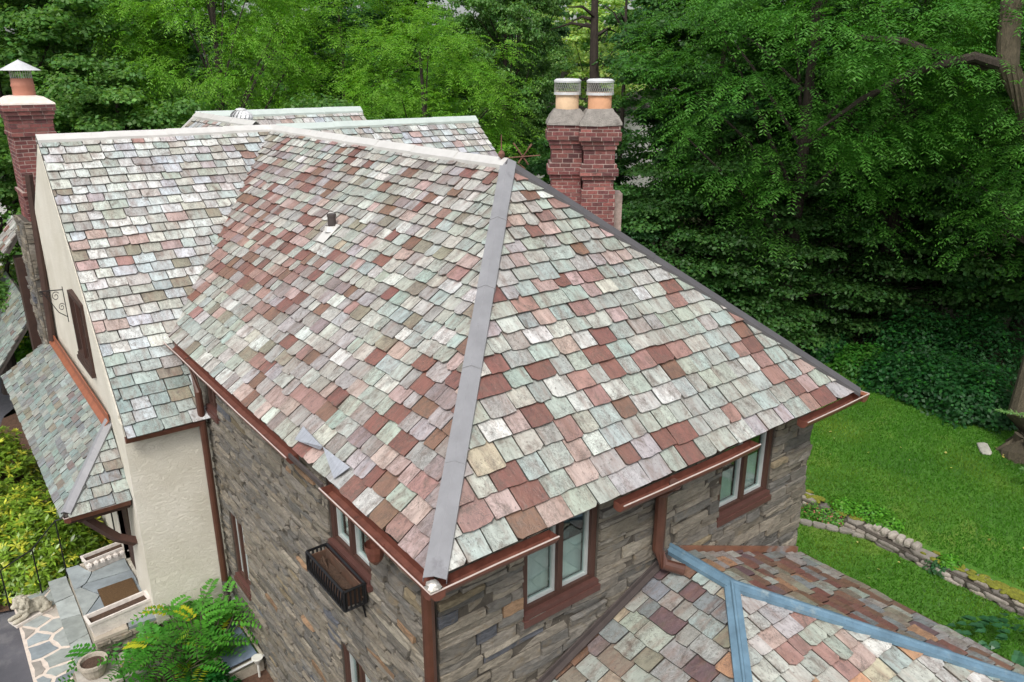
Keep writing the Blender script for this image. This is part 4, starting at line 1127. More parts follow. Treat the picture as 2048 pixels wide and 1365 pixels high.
# railing
rail = empty('iron_railing', (.3, 14.7, 1.1), 'thin black iron stair railing in front of the yellow green shrubs', 'railing')
RP = [((.02, 14.75, 1.1), 1.95), ((.55, 14.95, 1.1), 2.05), ((.98, 14.72, 1.38), 2.6), ((1.86, 14.55, 1.7), 2.7)]
tops = []
for p, zt_ in RP:
    b = MB(); b.tube([p, (p[0], p[1], zt_)], .014, 6); b.build('post', MAT['iron'], rail); tops.append((p[0], p[1], zt_))
b = MB(); b.tube(tops, .013, 6); b.build('handrail', MAT['iron'], rail)
# bulkhead cover, vent box, spot lamp
hb = empty('window_well_cover', (2.8, 11.2, 1.1), 'smoky blue cover over a window well in the corner by the stone wall', 'window well cover')
b = MB(); q = [(2.48, 10.62), (3.10, 10.62), (3.10, 11.85), (2.48, 11.85)]
for k in range(4):
    p0_ = q[k]; p1_ = q[(k+1) % 4]; b.tube([(*p0_, 1.26 + (.06 if p0_[0] > 3 else 0)), (*p1_, 1.26 + (.06 if p1_[0] > 3 else 0))], .028, 6)
b.prism([(x, y, 1.04) for x, y in q], (0, 0, .18)); b.build('curb', MAT['caststone'], hb)
b = MB(); b.prism([(2.56, 10.70, 1.285), (3.04, 10.70, 1.325), (3.04, 11.77, 1.325), (2.56, 11.77, 1.285)], (0, 0, .012)); b.build('cover_sheet', MAT['acrylic'], hb)
b = MB(); b.tube([(2.50, 10.60, 1.29), (3.12, 10.60, 1.33)], .018, 6); b.build('edge_trim', MAT['galv'], hb)
vb = empty('wall_vent', (3.05, 11.93, 1.5), 'small black vent box with pale top in the corner behind the drain pipe', 'vent')
onbox((2.98, 11.84, 1.40), (3.12, 12.0, 1.66)).build('vent_body', MAT['iron'], vb); onbox((2.97, 11.83, 1.662), (3.13, 12.0, 1.69)).build('vent_top', MAT['galv'], vb)
lt = empty('garden_spotlight', (2.98, 10.55, 1.05), 'white round garden lamp at the near edge of the window well cover', 'lamp')
b = MB(); b.tube([(2.98, 10.52, 1.0), (2.98, 10.52, 1.34)], .02, 8); b.build('stake', MAT['lamp'], lt); b = MB(); b.lathe((2.98, 10.52, 1.30), [(.03, 0), (.085, .10), (.09, .12), (.07, .125), (.001, .12)], 16); b.build('lamp_head', MAT['lamp'], lt)
# window box
wb = empty('window_box', (2.92, 7.6, 4.55), 'black iron window box with a rusty empty liner under the upper window', 'window box')
y0_, y1_, x0_, x1_, z0_, z1_ = 6.58, 7.52, FX - .32, FX - .07, 4.83, 5.07
b = MB()
for z_ in (z0_, z1_):
    b.tube([(x0_, y0_, z_), (x0_, y1_, z_), (x1_, y1_, z_), (x1_, y0_, z_), (x0_, y0_, z_)], .018, 4)
for x, y in ((x0_, y0_), (x0_, y1_), (x1_, y0_), (x1_, y1_)): b.tube([(x, y, z0_), (x, y, z1_)], .018, 4)
b.build('frame', MAT['iron'], wb)
for k in range(15):
    y = y0_ + (y1_ - y0_) * (k + .5) / 15; b = MB(); b.tube([(x0_, y, z0_), (x0_ - .02, y, (z0_+z1_)/2), (x0_, y, z1_)], .012, 5); b.build('bar', MAT['iron'], wb)
for k in range(5):
    for yy in (y0_, y1_):
        x = x0_ + (x1_ - x0_) * (k + .5) / 5; b = MB(); b.tube([(x, yy, z0_), (x, yy, z1_)], .012, 5); b.build('bar', MAT['iron'], wb)
b = MB(); q = .03
b.box((x0_+q, y0_+q, z0_+.02), (x1_-q, y1_-q, z0_+.05)); b.box((x0_+q, y0_+q, z0_+.05), (x0_+q+.012, y1_-q, z1_-.04)); b.box((x1_-q-.012, y0_+q, z0_+.05), (x1_-q, y1_-q, z1_-.01))
b.box((x0_+q+.012, y0_+q, z0_+.05), (x1_-q-.012, y0_+q+.012, z1_-.04)); b.box((x0_+q+.012, y1_-q-.012, z0_+.05), (x1_-q-.012, y1_-q, z1_-.04)); b.build('liner', MAT['copperliner'], wb)
b = MB()
for k in range(14):
    y = random.uniform(y0_+.1, y1_-.1); x = random.uniform(x0_+.08, x1_-.08); b.tube([(x, y, z0_+.06), (x+random.uniform(-.06, .06), y+random.uniform(-.2, .2), z0_+random.uniform(.08, .2))], .012, 4)
b.box((x0_+.05, y0_+.05, z0_+.05), (x1_-.05, y1_-.05, z0_+.10)); b.build('dead_soil', MAT['soil'], wb)
b = MB()
for yy in (y0_ + .12, y1_ - .12):
    b = MB(); b.tube([(x0_ + .02, yy, z0_), (x0_ + .16, yy, z0_ - .02), (x0_ + .26, yy, z0_ - .10), (FX - .03, yy, z0_ - .28)], .013, 5); b.build('bracket', MAT['iron'], wb)

# ------------------------------------------------------------------ low dry stone wall across the lawn
rw = empty('retaining_wall', (15.2, 4, .75), 'low mossy dry stone wall stepping across the lawn', 'wall')
core = MB(); WL = [(15.12, 14.0), (15.12, 8.9), (14.98, 6.0), (14.90, 3.6), (14.72, -4.0)]
def wx(y):
    for (xa, ya), (xb, yb) in zip(WL[:-1], WL[1:]):
        if yb <= y <= ya: return xb + (xa - xb) * (y - yb) / (ya - yb)
    return WL[-1][0]
ys = np.linspace(14, -4, 37)
for ya, yb in zip(ys[:-1], ys[1:]):
    core.prism([(wx(ya)-.14, ya, .70), (wx(yb)-.14, yb, .70), (wx(yb)+.22, yb, .70), (wx(ya)+.22, ya, .70)], (0, 0, .20), (.8, .8, .8))
core.build('core', MAT['mortar'], rw)
RC = [lin(c) for c in ((136, 128, 118), (122, 116, 108), (150, 142, 130), (112, 106, 100), (142, 134, 126))]
def rockpoly(b, c, sx, sy, sz, ang=0.0, col=None, n=7, flat=.75):
    ca, sa = math.cos(ang), math.sin(ang); V = []; P = []
    for k in range(n):
        th = 2*math.pi*k/n + random.uniform(-.2, .2)
        ex = abs(math.cos(th))**.5 * math.copysign(1, math.cos(th)); ey = abs(math.sin(th))**.5 * math.copysign(1, math.sin(th))
        P.append((ex*random.uniform(.88, 1.05), ey*random.uniform(.88, 1.05)))
    for s_, z_ in ((.92, 0), (1.0, .45), (.96, .8), (flat, 1.0)):
        for x, y in P:
            X = x*sx*s_; Y = y*sy*s_; V.append((c[0] + ca*X - sa*Y, c[1] + sa*X + ca*Y, c[2] + sz*z_*random.uniform(.92, 1.05)))
    Fc = [(r_*n+k, r_*n+(k+1) % n, (r_+1)*n+(k+1) % n, (r_+1)*n+k) for r_ in range(3) for k in range(n)] + [tuple(range(3*n, 4*n))]
    v = random.uniform(.8, 1.15); col = col or random.choice(RC); b.add(V, Fc, tuple(k*v for k in col))
y = 11.0
while y > -2.0:                       # capping stones and two ragged courses under them
    l = random.uniform(.28, .75)
    a_ = math.atan2(-1, (wx(y - l) - wx(y)) / l * -1) if False else 0
    b = MB(); rockpoly(b, (wx(y - l/2) + .06 + random.uniform(-.03, .03), y - l/2, .885), .17, l/2*.97, .06 + random.uniform(0, .03)); b.build('cap_stone', MAT['rock'], rw)
    y -= l
for zc, hz in ((.72, .09), (.80, .085)):
    y = 11.0
    while y > -2.0:
        l = random.uniform(.22, .6); b = MB(); rockpoly(b, (wx(y - l/2) - .11 + random.uniform(-.035, .03), y - l/2, zc), .10, l/2*.95, hz); b.build('stone', MAT['rock'], rw); y -= l
for px_, py_, nn_ in ((1630, 1002, 16), (1700, 1036, 14), (1890, 1122, 12), (2000, 1180, 30), (2035, 1196, 24)):
    c = onz(px_, py_, .98); b = MB()
    for k in range(nn_):
        y_ = c[1] + random.gauss(0, .28); ico(b, (wx(y_) + .08 + random.uniform(-.14, .14), y_, .965 + random.uniform(0, .012)), (random.uniform(.03, .08), random.uniform(.05, .12), .03), 7)
    o = b.build('moss', MAT['moss'], rw)
for k in range(6):
    c = onz(1750 + k*14.5 - (6 if k else 8), 1064 + k*8.2, 1.0); b = MB(); rockpoly(b, (wx(c[1]) + .04, c[1], .955), .13, .08, .11, random.uniform(-.15, .15), lin((158, 150, 140)), 8, .85)
    b.build('loose_stone', MAT['rock'], rw)
# block edging of the small flower bed by the house corner
eg = empty('stone_edging', onz(1640, 1053, .75), 'row of grey blocks edging the small flower bed by the house corner', 'edging')
for k in range(6):
    c = onz(1612 + k*26, 1046 + k*5.5 + (k > 3) * 2, .78); b = MB(); rockpoly(b, (c[0], c[1], .74), .085, .15, .09, R(28) + random.uniform(-.2, .2), lin((134, 128, 120)), 8, .9); b.build('block', MAT['rock'], eg)
b = MB(); c = onz(1968, 899, .95); rockpoly(b, (c[0], c[1], .925), .38, .15, .085, .55, lin((160, 158, 148))); o = b.build('flat_rock', MAT['rock']); tag(o, 'pale flat rock in the grass near the big tree trunk', 'rock')

# ================================================================== FOLIAGE
def quads_from(center, ax, bx, L, W_):
    """diamond leaves: center (n,3), long axis ax, width axis bx"""
    a = center - ax*L[:, None]*.5; c = center + ax*L[:, None]*.5
    b = center + bx*W_[:, None]*.5; d = center - bx*W_[:, None]*.5
    return np.stack([a, b, c, d], 1).reshape(-1, 3)
def rnd_unit(n, rg):
    v = rg.normal(size=(n, 3)); return v / np.linalg.norm(v, axis=1)[:, None]
def norm(v): return v / (np.linalg.norm(v, axis=1)[:, None] + 1e-9)
def leaf_cols(n, base, rg, var=.18, clump=None):
    base = np.array(base); k = 1 + rg.normal(0, var, (n, 1))
    if clump is not None: k = k * clump[:, None]
    c = base[None] * np.clip(k, .45, 1.8)
    c[:, 0] *= (1 + rg.normal(0, .10, n)); c[:, 2] *= (1 + rg.normal(0, .12, n))
    return np.clip(c, .004, .6)
def crown_leafy(rg, rx, rz, nclump, nleaf, size, base, csize=(.55, 1.1), flat=.55, low=-1.0, alt=None):
    """clumps of leaves spread through a crown; returns V, Q, C and clump centres"""
    cen = []
    while len(cen) < nclump:
        p = rnd_unit(1, rg)[0]
        if p[2] < low: continue
        r_ = rg.uniform(.25, 1.0) ** .45
        bump = 1 + .28*mnoise.noise(Vector(p*1.7) + Vector((rx, rz, nclump)))
        cen.append(p*r_*bump*np.array([rx, rx, rz]))
    cen = np.array(cen); n = nclump*nleaf
    ci = np.repeat(np.arange(nclump), nleaf)
    cr = rg.uniform(csize[0], csize[1], nclump)
    d = rnd_unit(n, rg); rr = rg.uniform(0, 1, n) ** .5
    d[:, 2] = np.where(d[:, 2] < -.2, -d[:, 2]*.5, d[:, 2])
    pos = cen[ci] + d*rr[:, None]*cr[ci][:, None]*np.array([1, 1, flat])
    nrm = norm(d*.6 + np.array([0, 0, .8]) + rg.normal(0, .45, (n, 3)))
    ax = norm(np.cross(nrm, rnd_unit(n, rg))); bx = np.cross(nrm, ax)
    L = size*rg.uniform(.7, 1.3, n); V = quads_from(pos, ax, bx, L, L*.72)
    ck = rg.normal(1, .13, nclump)
    C = leaf_cols(n, base, rg, .16, ck[ci])
    if alt is not None:
        m = rg.random(nclump) < .3; C[m[ci]] = leaf_cols(int(m[ci].sum()), alt, rg, .16)
    return V, np.arange(n*4).reshape(-1, 4), np.repeat(C, 4, 0), cen
def crown_frond(rg, rx, rz, nclump, nfr, base, tip, fl=(.55, .9), leaf=.155, low=-1.0, npair=7, droop=.55, csp=.35, wl=.30):
    """compound leaves: drooping midribs carrying pairs of narrow leaflets"""
    cen = []
    while len(cen) < nclump:
        p = rnd_unit(1, rg)[0]
        if p[2] < low: continue
        bump = 1 + .30*mnoise.noise(Vector(p*1.6) + Vector((rz, rx, nclump*.1)))
        cen.append(p*(rg.uniform(.3, 1) ** .4)*bump*np.array([rx, rx, rz]))
    cen = np.array(cen); n = nclump*nfr; ci = np.repeat(np.arange(nclump), nfr)
    org = cen[ci] + rg.normal(0, csp, (n, 3))*np.array([1, 1, .5])
    out = norm(cen*np.array([1, 1, .2]) + 1e-3)[ci]
    d0 = norm(out*.7 + rg.normal(0, .8, (n, 3))*np.array([1, 1, .3]) + np.array([0, 0, .30]))
    L = rg.uniform(*fl, n); side0 = norm(np.cross(d0, np.array([0, 0, 1.0])))
    Vs = []; Cs = []; ck = rg.normal(1, .12, nclump); frc = leaf_cols(n, base, rg, .12, ck[ci])
    tipc = np.array(tip)
    for k in range(npair):
        s = (k + .7)/npair
        p = org + d0*(L*s)[:, None] - np.array([0, 0, 1.0])*(L*droop*s*s)[:, None]
        t_ = norm(d0 - np.array([0, 0, 1.0])*(2*droop*s))
        for sg in (1, -1):
            a = norm(side0*sg + t_*.55 + np.array([0, 0, -.30]) + rg.normal(0, .10, (n, 3)))
            nr = norm(np.cross(t_, a)*sg + rg.normal(0, .15, (n, 3))); bx = norm(np.cross(nr, a))
            ll = leaf*rg.uniform(.8, 1.2, n)*(1 - .35*abs(s - .5))
            Vs.append(quads_from(p + a*(ll*.5)[:, None], a, bx, ll, ll*wl).reshape(n, 4, 3))
            Cs.append(frc*(1 - .45*s) + tipc[None]*(.45*s))
    V = np.concatenate(Vs, 1).reshape(-1, 3); C = np.clip(np.concatenate([c[:, None] for c in Cs], 1).reshape(-1, 3), .004, .6)
    return V, np.arange(len(V)).reshape(-1, 4), np.repeat(C, 4, 0), cen
def limbs(b, base, top, r0, cen, org, rg, nl=14, lean=(0, 0), r1=.05, straight=False):
    """trunk and limbs, world coordinates; cen are clump centres relative to org"""
    base = np.array(base, float); top = np.array(top, float)
    P = []; m = 9
    for i in range(m):
        s = i/(m-1); w_ = 0 if straight else .25
        P.append(base*(1-s) + top*s + np.array([w_*math.sin(s*5+base[0]), w_*math.cos(s*4+base[1]), 0])*s*(1-s)*2)
    rads = [r0*(1.45 if i == 0 else 1)*(1 - .80*i/(m-1)) for i in range(m)]
    b.tube(P, rads, 9)
    if len(cen):
        idx = rg.choice(len(cen), min(nl, len(cen)), replace=False)
        for i in idx:
            e = cen[i] + org; s = np.clip((e[2] - base[2])/(top[2]-base[2]) - rg.uniform(.12, .35), .25, .92)
            k = int(s*(m-1)); st = np.array(P[k])
            mid = st*.45 + e*.55 + np.array([0, 0, .35 - .25*np.linalg.norm(e-st)*.1])
            rr = max(.02, rads[k]*.42)
            b.tube([st, mid, e], [rr, rr*.6, rr*.22], 5, cap=False)
# -- crown meshes, each shared by several trees of its kind
G = dict(maple=lin((88, 128, 62)), maple2=lin((102, 142, 70)), dark=lin((68, 110, 52)), deep=lin((54, 96, 50)), walnut=lin((92, 144, 42)), walnut_tip=lin((134, 178, 56)),
         walnutd=lin((66, 118, 46)), walnutd_tip=lin((104, 158, 58)), pale=lin((164, 194, 110)), beech=lin((66, 104, 50)))
CR = {}
def mk(key, fn, **kw):
    rg = np.random.default_rng(sum(map(ord, key))); V, Q, C, cen = fn(rg, **kw); CR[key] = (np_mesh('crown', V, Q, C, MAT['leaf']), cen)
mk('maple', crown_leafy, rx=4.3, rz=5.2, nclump=200, nleaf=440, size=.145, base=G['maple'], alt=G['maple2'], low=-.85)
mk('maple2', crown_leafy, rx=3.6, rz=4.2, nclump=160, nleaf=430, size=.14, base=G['maple2'], alt=G['maple'], low=-.85)
mk('dark', crown_leafy, rx=4.4, rz=5.6, nclump=200, nleaf=440, size=.145, base=G['dark'], alt=G['deep'], low=-.9)
mk('beech', crown_leafy, rx=3.6, rz=3.6, nclump=130, nleaf=320, size=.13, base=G['beech'], flat=.28, csize=(.7, 1.4), low=-.9)
mk('walnut', crown_frond, rx=4.2, rz=5.0, nclump=230, nfr=21, base=G['walnut'], tip=G['walnut_tip'], low=-.8)
mk('walnutd', crown_frond, rx=4.6, rz=5.4, nclump=270, nfr=20, base=G['walnutd'], tip=G['walnutd_tip'], low=-.95)
mk('pale', crown_leafy, rx=5.0, rz=6.0, nclump=130, nleaf=160, size=.24, base=G['pale'], low=-.9)
KN = dict(maple='maple_tree', maple2='maple_tree', dark='maple_tree', beech='beech_tree', walnut='walnut_tree', walnutd='walnut_tree', pale='ash_tree')
def tree(kind, px, dist, zc, label, scale=1.0, rot=0.0, trunk=.22, dz=0.0, sx=1.0, off=(0, 0), bark='darkbark', nl=14, group='trees round the house'):
    base = at(px, dist); base[0] += off[0]; base[1] += off[1]
    root = empty(KN[kind], base, label, 'tree', group); rg = np.random.default_rng(abs(int(px*7 + dist)))
    me, cen = CR[kind]; cr = bpy.data.objects.new('crown', me); link(cr, root)
    cr.location = (0, 0, zc - base[2]); cr.rotation_euler = (0, 0, rot); cr.scale = (scale*sx, scale*sx, scale)
    c, s = math.cos(rot), math.sin(rot)
    cw = (cen @ np.array([[c, s, 0], [-s, c, 0], [0, 0, 1]])) * np.array([scale*sx, scale*sx, scale])
    b = MB(); zt_ = zc + cw[:, 2].max()*.75
    limbs(b, base, (base[0], base[1], zt_), trunk, cw, np.array([base[0], base[1], zc]), rg, nl)
    b.build('trunk', MAT[bark], root)
    return root
tree('maple', 40, 33, 9.5, 'green maple standing behind the left brick chimney at the photo edge', 1.15, .3)
tree('maple', 215, 37, 10.2, 'full green maple rising behind the stucco wing between left chimney and roof vent', 1.15, 1.9)
tree('maple2', 265, 29, 6.6, 'lower light green maple just above the left end of the stucco wing ridge', .95, 2.2)
tree('maple2', -60, 27, 6.0, 'bushy green maple left of the brick chimney, lowest at the photo edge', 1.0, .8)
tree('walnut', 465, 31, 10.3, 'bright yellow green walnut with drooping leaves behind the roof vent', 1.1, .4, sx=.72)
tree('walnut', 700, 36, 9.6, 'bright walnut behind the two pale back ridges', 1.1, 2.6)
tree('walnut', 850, 30, 7.4, 'bright drooping walnut right behind the end of the back gable', .95, 4.0, sx=.95)
tree('maple2', 640, 27, 5.6, 'low leafy maple peeping over the back ridge beside the vent', .9, 3.3)
tree('dark', 700, 44, 13.0, 'tall dark maple towering behind the bright walnuts', 1.2, .9)
tree('dark', 330, 46, 13.0, 'tall dark maple in the second row left of the bright walnut', 1.2, 2.4)
tree('maple', 1010, 37, 10.0, 'mid green maple between the back gable and the twin chimney', 1.1, 3.8, sx=.62)
tree('dark', 1040, 44, 11.5, 'dark narrow maple left of the pale gap of leaves', 1.1, 1.1, sx=.5)
tree('pale', 1175, 62, 12.5, 'pale yellow green ash far off in the gap above the twin chimney', 1.15, .0)
tree('pale', 1130, 74, 10.5, 'pale ash deepest in the gap left of the dark trunk', 1.15, 1.3)
tree('dark', 1150, 33, 3.4, 'low dark maple filling the space behind the twin chimney shafts', .85, 5.0)
tree('dark', 1425, 33, 9.4, 'dark green maple rising right of the twin chimney', 1.12, .5, sx=.9)
tree('walnutd', 1590, 28, 10.2, 'large deep green walnut hanging over the lawn in the middle of the right side woods', 1.05, 1.4, trunk=.3)
tree('walnutd', 1790, 31, 12.0, 'second deep green walnut left of the bending bark trunk', 1.05, 3.0, trunk=.3)
tree('dark', 1460, 38, 11.0, 'dark maple in the row behind the big deep green walnut', 1.15, 2.2)
tree('dark', 1930, 38, 11.0, 'dark maple behind the bending trunk at the upper right', 1.2, 3.4)
tree('maple', 1700, 43, 12.0, 'mid green maple showing through gaps above the right hand walnuts', 1.2, 5.2)
tree('walnutd', 2150, 28, 9.5, 'deep green walnut at the right photo edge above the shaded shrubs', .95, 5.1)
tree('beech', 1440, 28, 3.9, 'shady beech with flat leaf sprays beside the right hip of the near roof', 1.0, .2, off=(0, .4))
tree('beech', 1590, 29.5, 3.6, 'shady beech with flat sprays over the far lawn edge', 1.0, 1.8)
tree('beech', 1750, 33, 4.5, 'darkest beech deep in the shade above the low shrubs', 1.15, 3.0)
tree('beech', 1915, 32, 5.0, 'shady beech behind the low shrubs left of the big trunk', 1.15, 4.2)
tree('dark', 2090, 33, 5.0, 'dark maple low at the right photo edge', 1.0, .9)
tree('dark', 1320, 28.5, 3.0, 'low dark maple behind the right side of the twin chimney', .75, 2.0)
# two bare trunks standing in the gap
def bare(px, dist, zt_, r_, label, tw=0):
    base = at(px, dist); root = empty('bare_tree', base, label, 'tree', 'trees round the house'); rg = np.random.default_rng(int(px))
    b = MB(); top = base + np.array([.3 if tw else 0, .2, zt_]); limbs(b, base, top, r_, [], base, rg); b.build('trunk', MAT['darkbark'], root)
    for k in range(9):
        s = rg.uniform(.62, .95); st = base*(1-s) + top*s; th = rg.uniform(0, 6.28); l = rg.uniform(1.2, 3.0)
        e = st + np.array([math.cos(th)*l, math.sin(th)*l, rg.uniform(-.2, 1.4)]); m_ = (st+e)/2 + np.array([0, 0, .25])
        q = MB(); q.tube([st, m_, e], [r_*.25, r_*.15, .012], 5); q.build('limb', MAT['darkbark'], root)
bare(1186, 38, 16, .40, 'thick dark bare trunk in the gap just behind the twin chimney')
bare(1232, 35, 14, .16, 'thin grey bare trunk to the right of the thick dark one', 1)
# big tree at the right edge: leaning trunk on the lawn and the limb coming back in above
bt = empty('oak_tree', onz(2036, 915, .93), 'old rough barked tree leaning out of the right photo edge on the lawn', 'tree', 'trees round the house')
q0 = onz(2042, 912, .93); f2 = q0 + (.30, -.20, 0); rgt = rt
D_ = (f2 - CAM) @ fw
P = [CAM + ray(x_, y_) * (D_ + k_) for x_, y_, k_ in ((2046, 932, 0), (2046, 905, 0), (2056, 840, 0), (2085, 720, .2), (2120, 540, .3), (2108, 370, .2), (2062, 230, .1), (2014, 135, 0), (2018, 60, 0), (2028, -40, 0), (2030, -160, 0))]
b = MB()
b.tube(P, [.62, .54, .48, .43, .38, .34, .31, .28, .27, .25, .2], 14); ot = b.build('trunk', MAT['bark'], bt)
for k in range(7):
    th = k/7*6.28 + .3; b = MB(); b.tube([f2 + (math.cos(th)*.42, math.sin(th)*.42, .5), f2 + (math.cos(th)*.58, math.sin(th)*.58, .14), f2 + (math.cos(th)*.85, math.sin(th)*.85, -.05)], [.14, .14, .06], 7); b.build('root_flare', MAT['bark'], bt)
st = P[7]
for ends in ([(-.9, 0, .25), (-2.2, .3, -.10), (-3.4, .5, -.8), (-4.4, .6, -1.6)], [(-1.2, .4, .15), (-2.4, .8, .65), (-3.6, 1.0, .75)]):
    pts = [st] + [st + rt*e[0] + fh*e[1] + zz*e[2] for e in ends]; b = MB(); b.tube(pts, [.16, .13, .10, .07, .03][:len(pts)], 7); b.build('limb', MAT['darkbark'], bt)
rg = np.random.default_rng(77); V, Q, C, cen = crown_frond(rg, rx=3.0, rz=1.6, nclump=70, nfr=16, base=G['walnutd'], tip=G['walnutd_tip'])
cr = bpy.data.objects.new('crown', np_mesh('crown', V, Q, C, MAT['leaf'])); link(cr, bt); cr.location = tuple(np.array(P[7]) - rt*2.6 + zz*1.2 + fh*1.2 - np.array(bt.location))
# spruce bough reaching in at the right edge
sp = onz(2034, 832, 2.9); rg = np.random.default_rng(5); b = MB(); Vn = []; tipb = sp - rt*.42 + zz*.10; rootb = sp + rt*1.6 - zz*.2
br = empty('spruce_sapling', (rootb[0], rootb[1], .93), 'pale green spruce with one bough reaching past the big trunk', 'tree', 'trees round the house')
b.tube([(rootb[0], rootb[1], .9), (rootb[0], rootb[1], 4.2)], [.06, .02], 6); b.build('trunk', MAT['bark'], br)
pos = []; axs = []
for k in range(26):
    z0 = 1.2 + k*.11; th = k*2.4; l = 1.1*(1 - (z0 - 1.2)/3.4)
    e = np.array([rootb[0] + math.cos(th)*l, rootb[1] + math.sin(th)*l, z0 + .15]); s0 = np.array([rootb[0], rootb[1], z0])
    if k == 13: e = tipb
    for s in np.linspace(.1, 1, 30):
        p = s0*(1-s) + e*s
        for sd in (-1, 1, 0):
            d_ = unit(unit(e - s0)*.6 + np.cross(unit(e - s0), zz)*sd*.8 + np.array([0, 0, .25])); pos.append(p + d_*.05); axs.append(d_)
            for m_ in range(2): pos.append(p + d_*.1 + rg.normal(0, .02, 3)); axs.append(unit(d_ + rg.normal(0, .4, 3)))
pos = np.array(pos); axs = norm(np.array(axs)); bxs = norm(np.cross(axs, rnd_unit(len(pos), rg))); L = np.full(len(pos), .13)
o = bpy.data.objects.new('crown', np_mesh('crown', quads_from(pos, axs, bxs, L, L*.2), np.arange(len(pos)*4).reshape(-1, 4), np.repeat(leaf_cols(len(pos), lin((120, 160, 96)), rg), 4, 0), MAT['leaf'])); link(o, br); o.location = tuple(-np.array(br.location))
# far wood as one mass
def far_wood():
    rg = np.random.default_rng(3); Vs = []; Cs = []
    for k in range(150):
        px = rg.uniform(-900, 2900); d_ = rg.uniform(50, 95); c = at(px, d_)
        if 1080 < px < 1260 and d_ < 70: continue
        h_ = rg.uniform(7, 15) * (.75 + d_/200); n = 900
        p = rnd_unit(n, rg)*np.array([4.5, 4.5, h_*.55])*(rg.uniform(.3, 1, (n, 1)) ** .4) + np.array([c[0], c[1], h_*.55 + .8])
        nr = norm(rg.normal(0, 1, (n, 3)) + np.array([0, 0, .8])); a = norm(np.cross(nr, rnd_unit(n, rg))); L = rg.uniform(.5, .9, n)
        Vs.append(quads_from(p, a, np.cross(nr, a), L, L*.7)); bc = G['dark'] if rg.random() < .6 else G['maple']
        Cs.append(np.repeat(leaf_cols(n, bc, rg, .2), 4, 0))
    V = np.concatenate(Vs); o = bpy.data.objects.new('far_woods', np_mesh('far_woods', V, np.arange(len(V)).reshape(-1, 4), np.concatenate(Cs), MAT['leaf'])); link(o)
    tag(o, 'distant woods closing off the view behind the garden trees', 'woods', kind='stuff')
far_wood()

# ------------------------------------------------------------------ shrubs and plants
def leaves_obj(name, V, C, mat, parent):
    o = bpy.data.objects.new(name, np_mesh(name, V, np.arange(len(V)).reshape(-1, 4), C, MAT[mat])); link(o, parent)
    off = local(parent); o.location = tuple(-off); return o
def rosette_shrub(c, r, h, n, label, base, alt, seed, leaf=.13, name='rhododendron', group='yellow green shrubs by the entrance'):
    rg = np.random.default_rng(seed); c = np.array(c, float); root = empty(name, c, label, 'shrub', group)
    d = rnd_unit(n, rg); d[:, 2] = np.abs(d[:, 2]); bump = np.array([1 + .22*mnoise.noise(Vector(v*2.3) + Vector((seed, 0, 0))) for v in d])
    p = c + d*np.array([r, r, h])*(bump*rg.uniform(.72, 1.0, n) )[:, None]
    Vs = []; Cs = []; k = 7; up_ = norm(d*.7 + np.array([0, 0, .7]))
    f0 = rg.random(n); colr = np.where((f0 < .22)[:, None], np.array(alt), np.array(base))
    for i in range(k):
        t1 = norm(np.cross(up_, rnd_unit(n, rg))); a = norm(t1 + up_*rg.uniform(-.15, .6, (n, 1))); bx = norm(np.cross(a, up_))
        L = leaf*rg.uniform(.8, 1.25, n); Vs.append(quads_from(p + a*(L*.5)[:, None], a, bx, L, L*.32)); cc = colr*np.clip(1 + rg.normal(0, .22, (n, 1)), .5, 1.7); Cs.append(np.repeat(np.clip(cc, .004, .6), 4, 0))
    leaves_obj('foliage', np.concatenate(Vs), np.concatenate(Cs), 'glossleaf', root)
    b = MB()
    for i in range(10):
        e = p[rg.integers(n)]; b.tube([c + rg.normal(0, .08, 3)*np.array([1, 1, 0]), (c*.4 + e*.6) + (0, 0, .1), c*.12 + e*.88], [.03, .02, .008], 5)
    b.build('stem', MAT['darkbark'], root)
YG, YB = lin((116, 148, 48)), lin((186, 192, 66))
rosette_shrub((.55, 16.2, .95), 1.25, 1.6, 2100, 'yellow green rhododendron behind the iron railing and the stone lion', YG, YB, 1)
rosette_shrub((-.30, 17.6, .95), 1.15, 1.5, 1700, 'rhododendron at the left photo edge, yellow green above the driveway', YG, YB, 2)
rosette_shrub((.25, 20.2, .95), 1.05, 1.55, 1400, 'tall yellow green rhododendron beside the eave of the porch roof', YG, YB, 3)
rosette_shrub((1.2, 15.7, .95), .70, 1.35, 1200, 'dark rhododendron tucked under the near end of the porch roof', lin((84, 112, 30)), YB, 4)
for i, (px, d_, r_, h_, lb_) in enumerate(((-10, 30, 1.6, 2.0, 'yellow green shrub across the driveway at the left photo edge'), (30, 36, 1.8, 3.2, 'rounded shrub beyond the driveway just left of the timber bay'))):
    c = at(px, d_, .9); rosette_shrub(c, r_, h_, 1200, lb_, lin((74, 120, 30)), lin((140, 160, 40)), 20 + i, leaf=.2, name='garden_shrub')
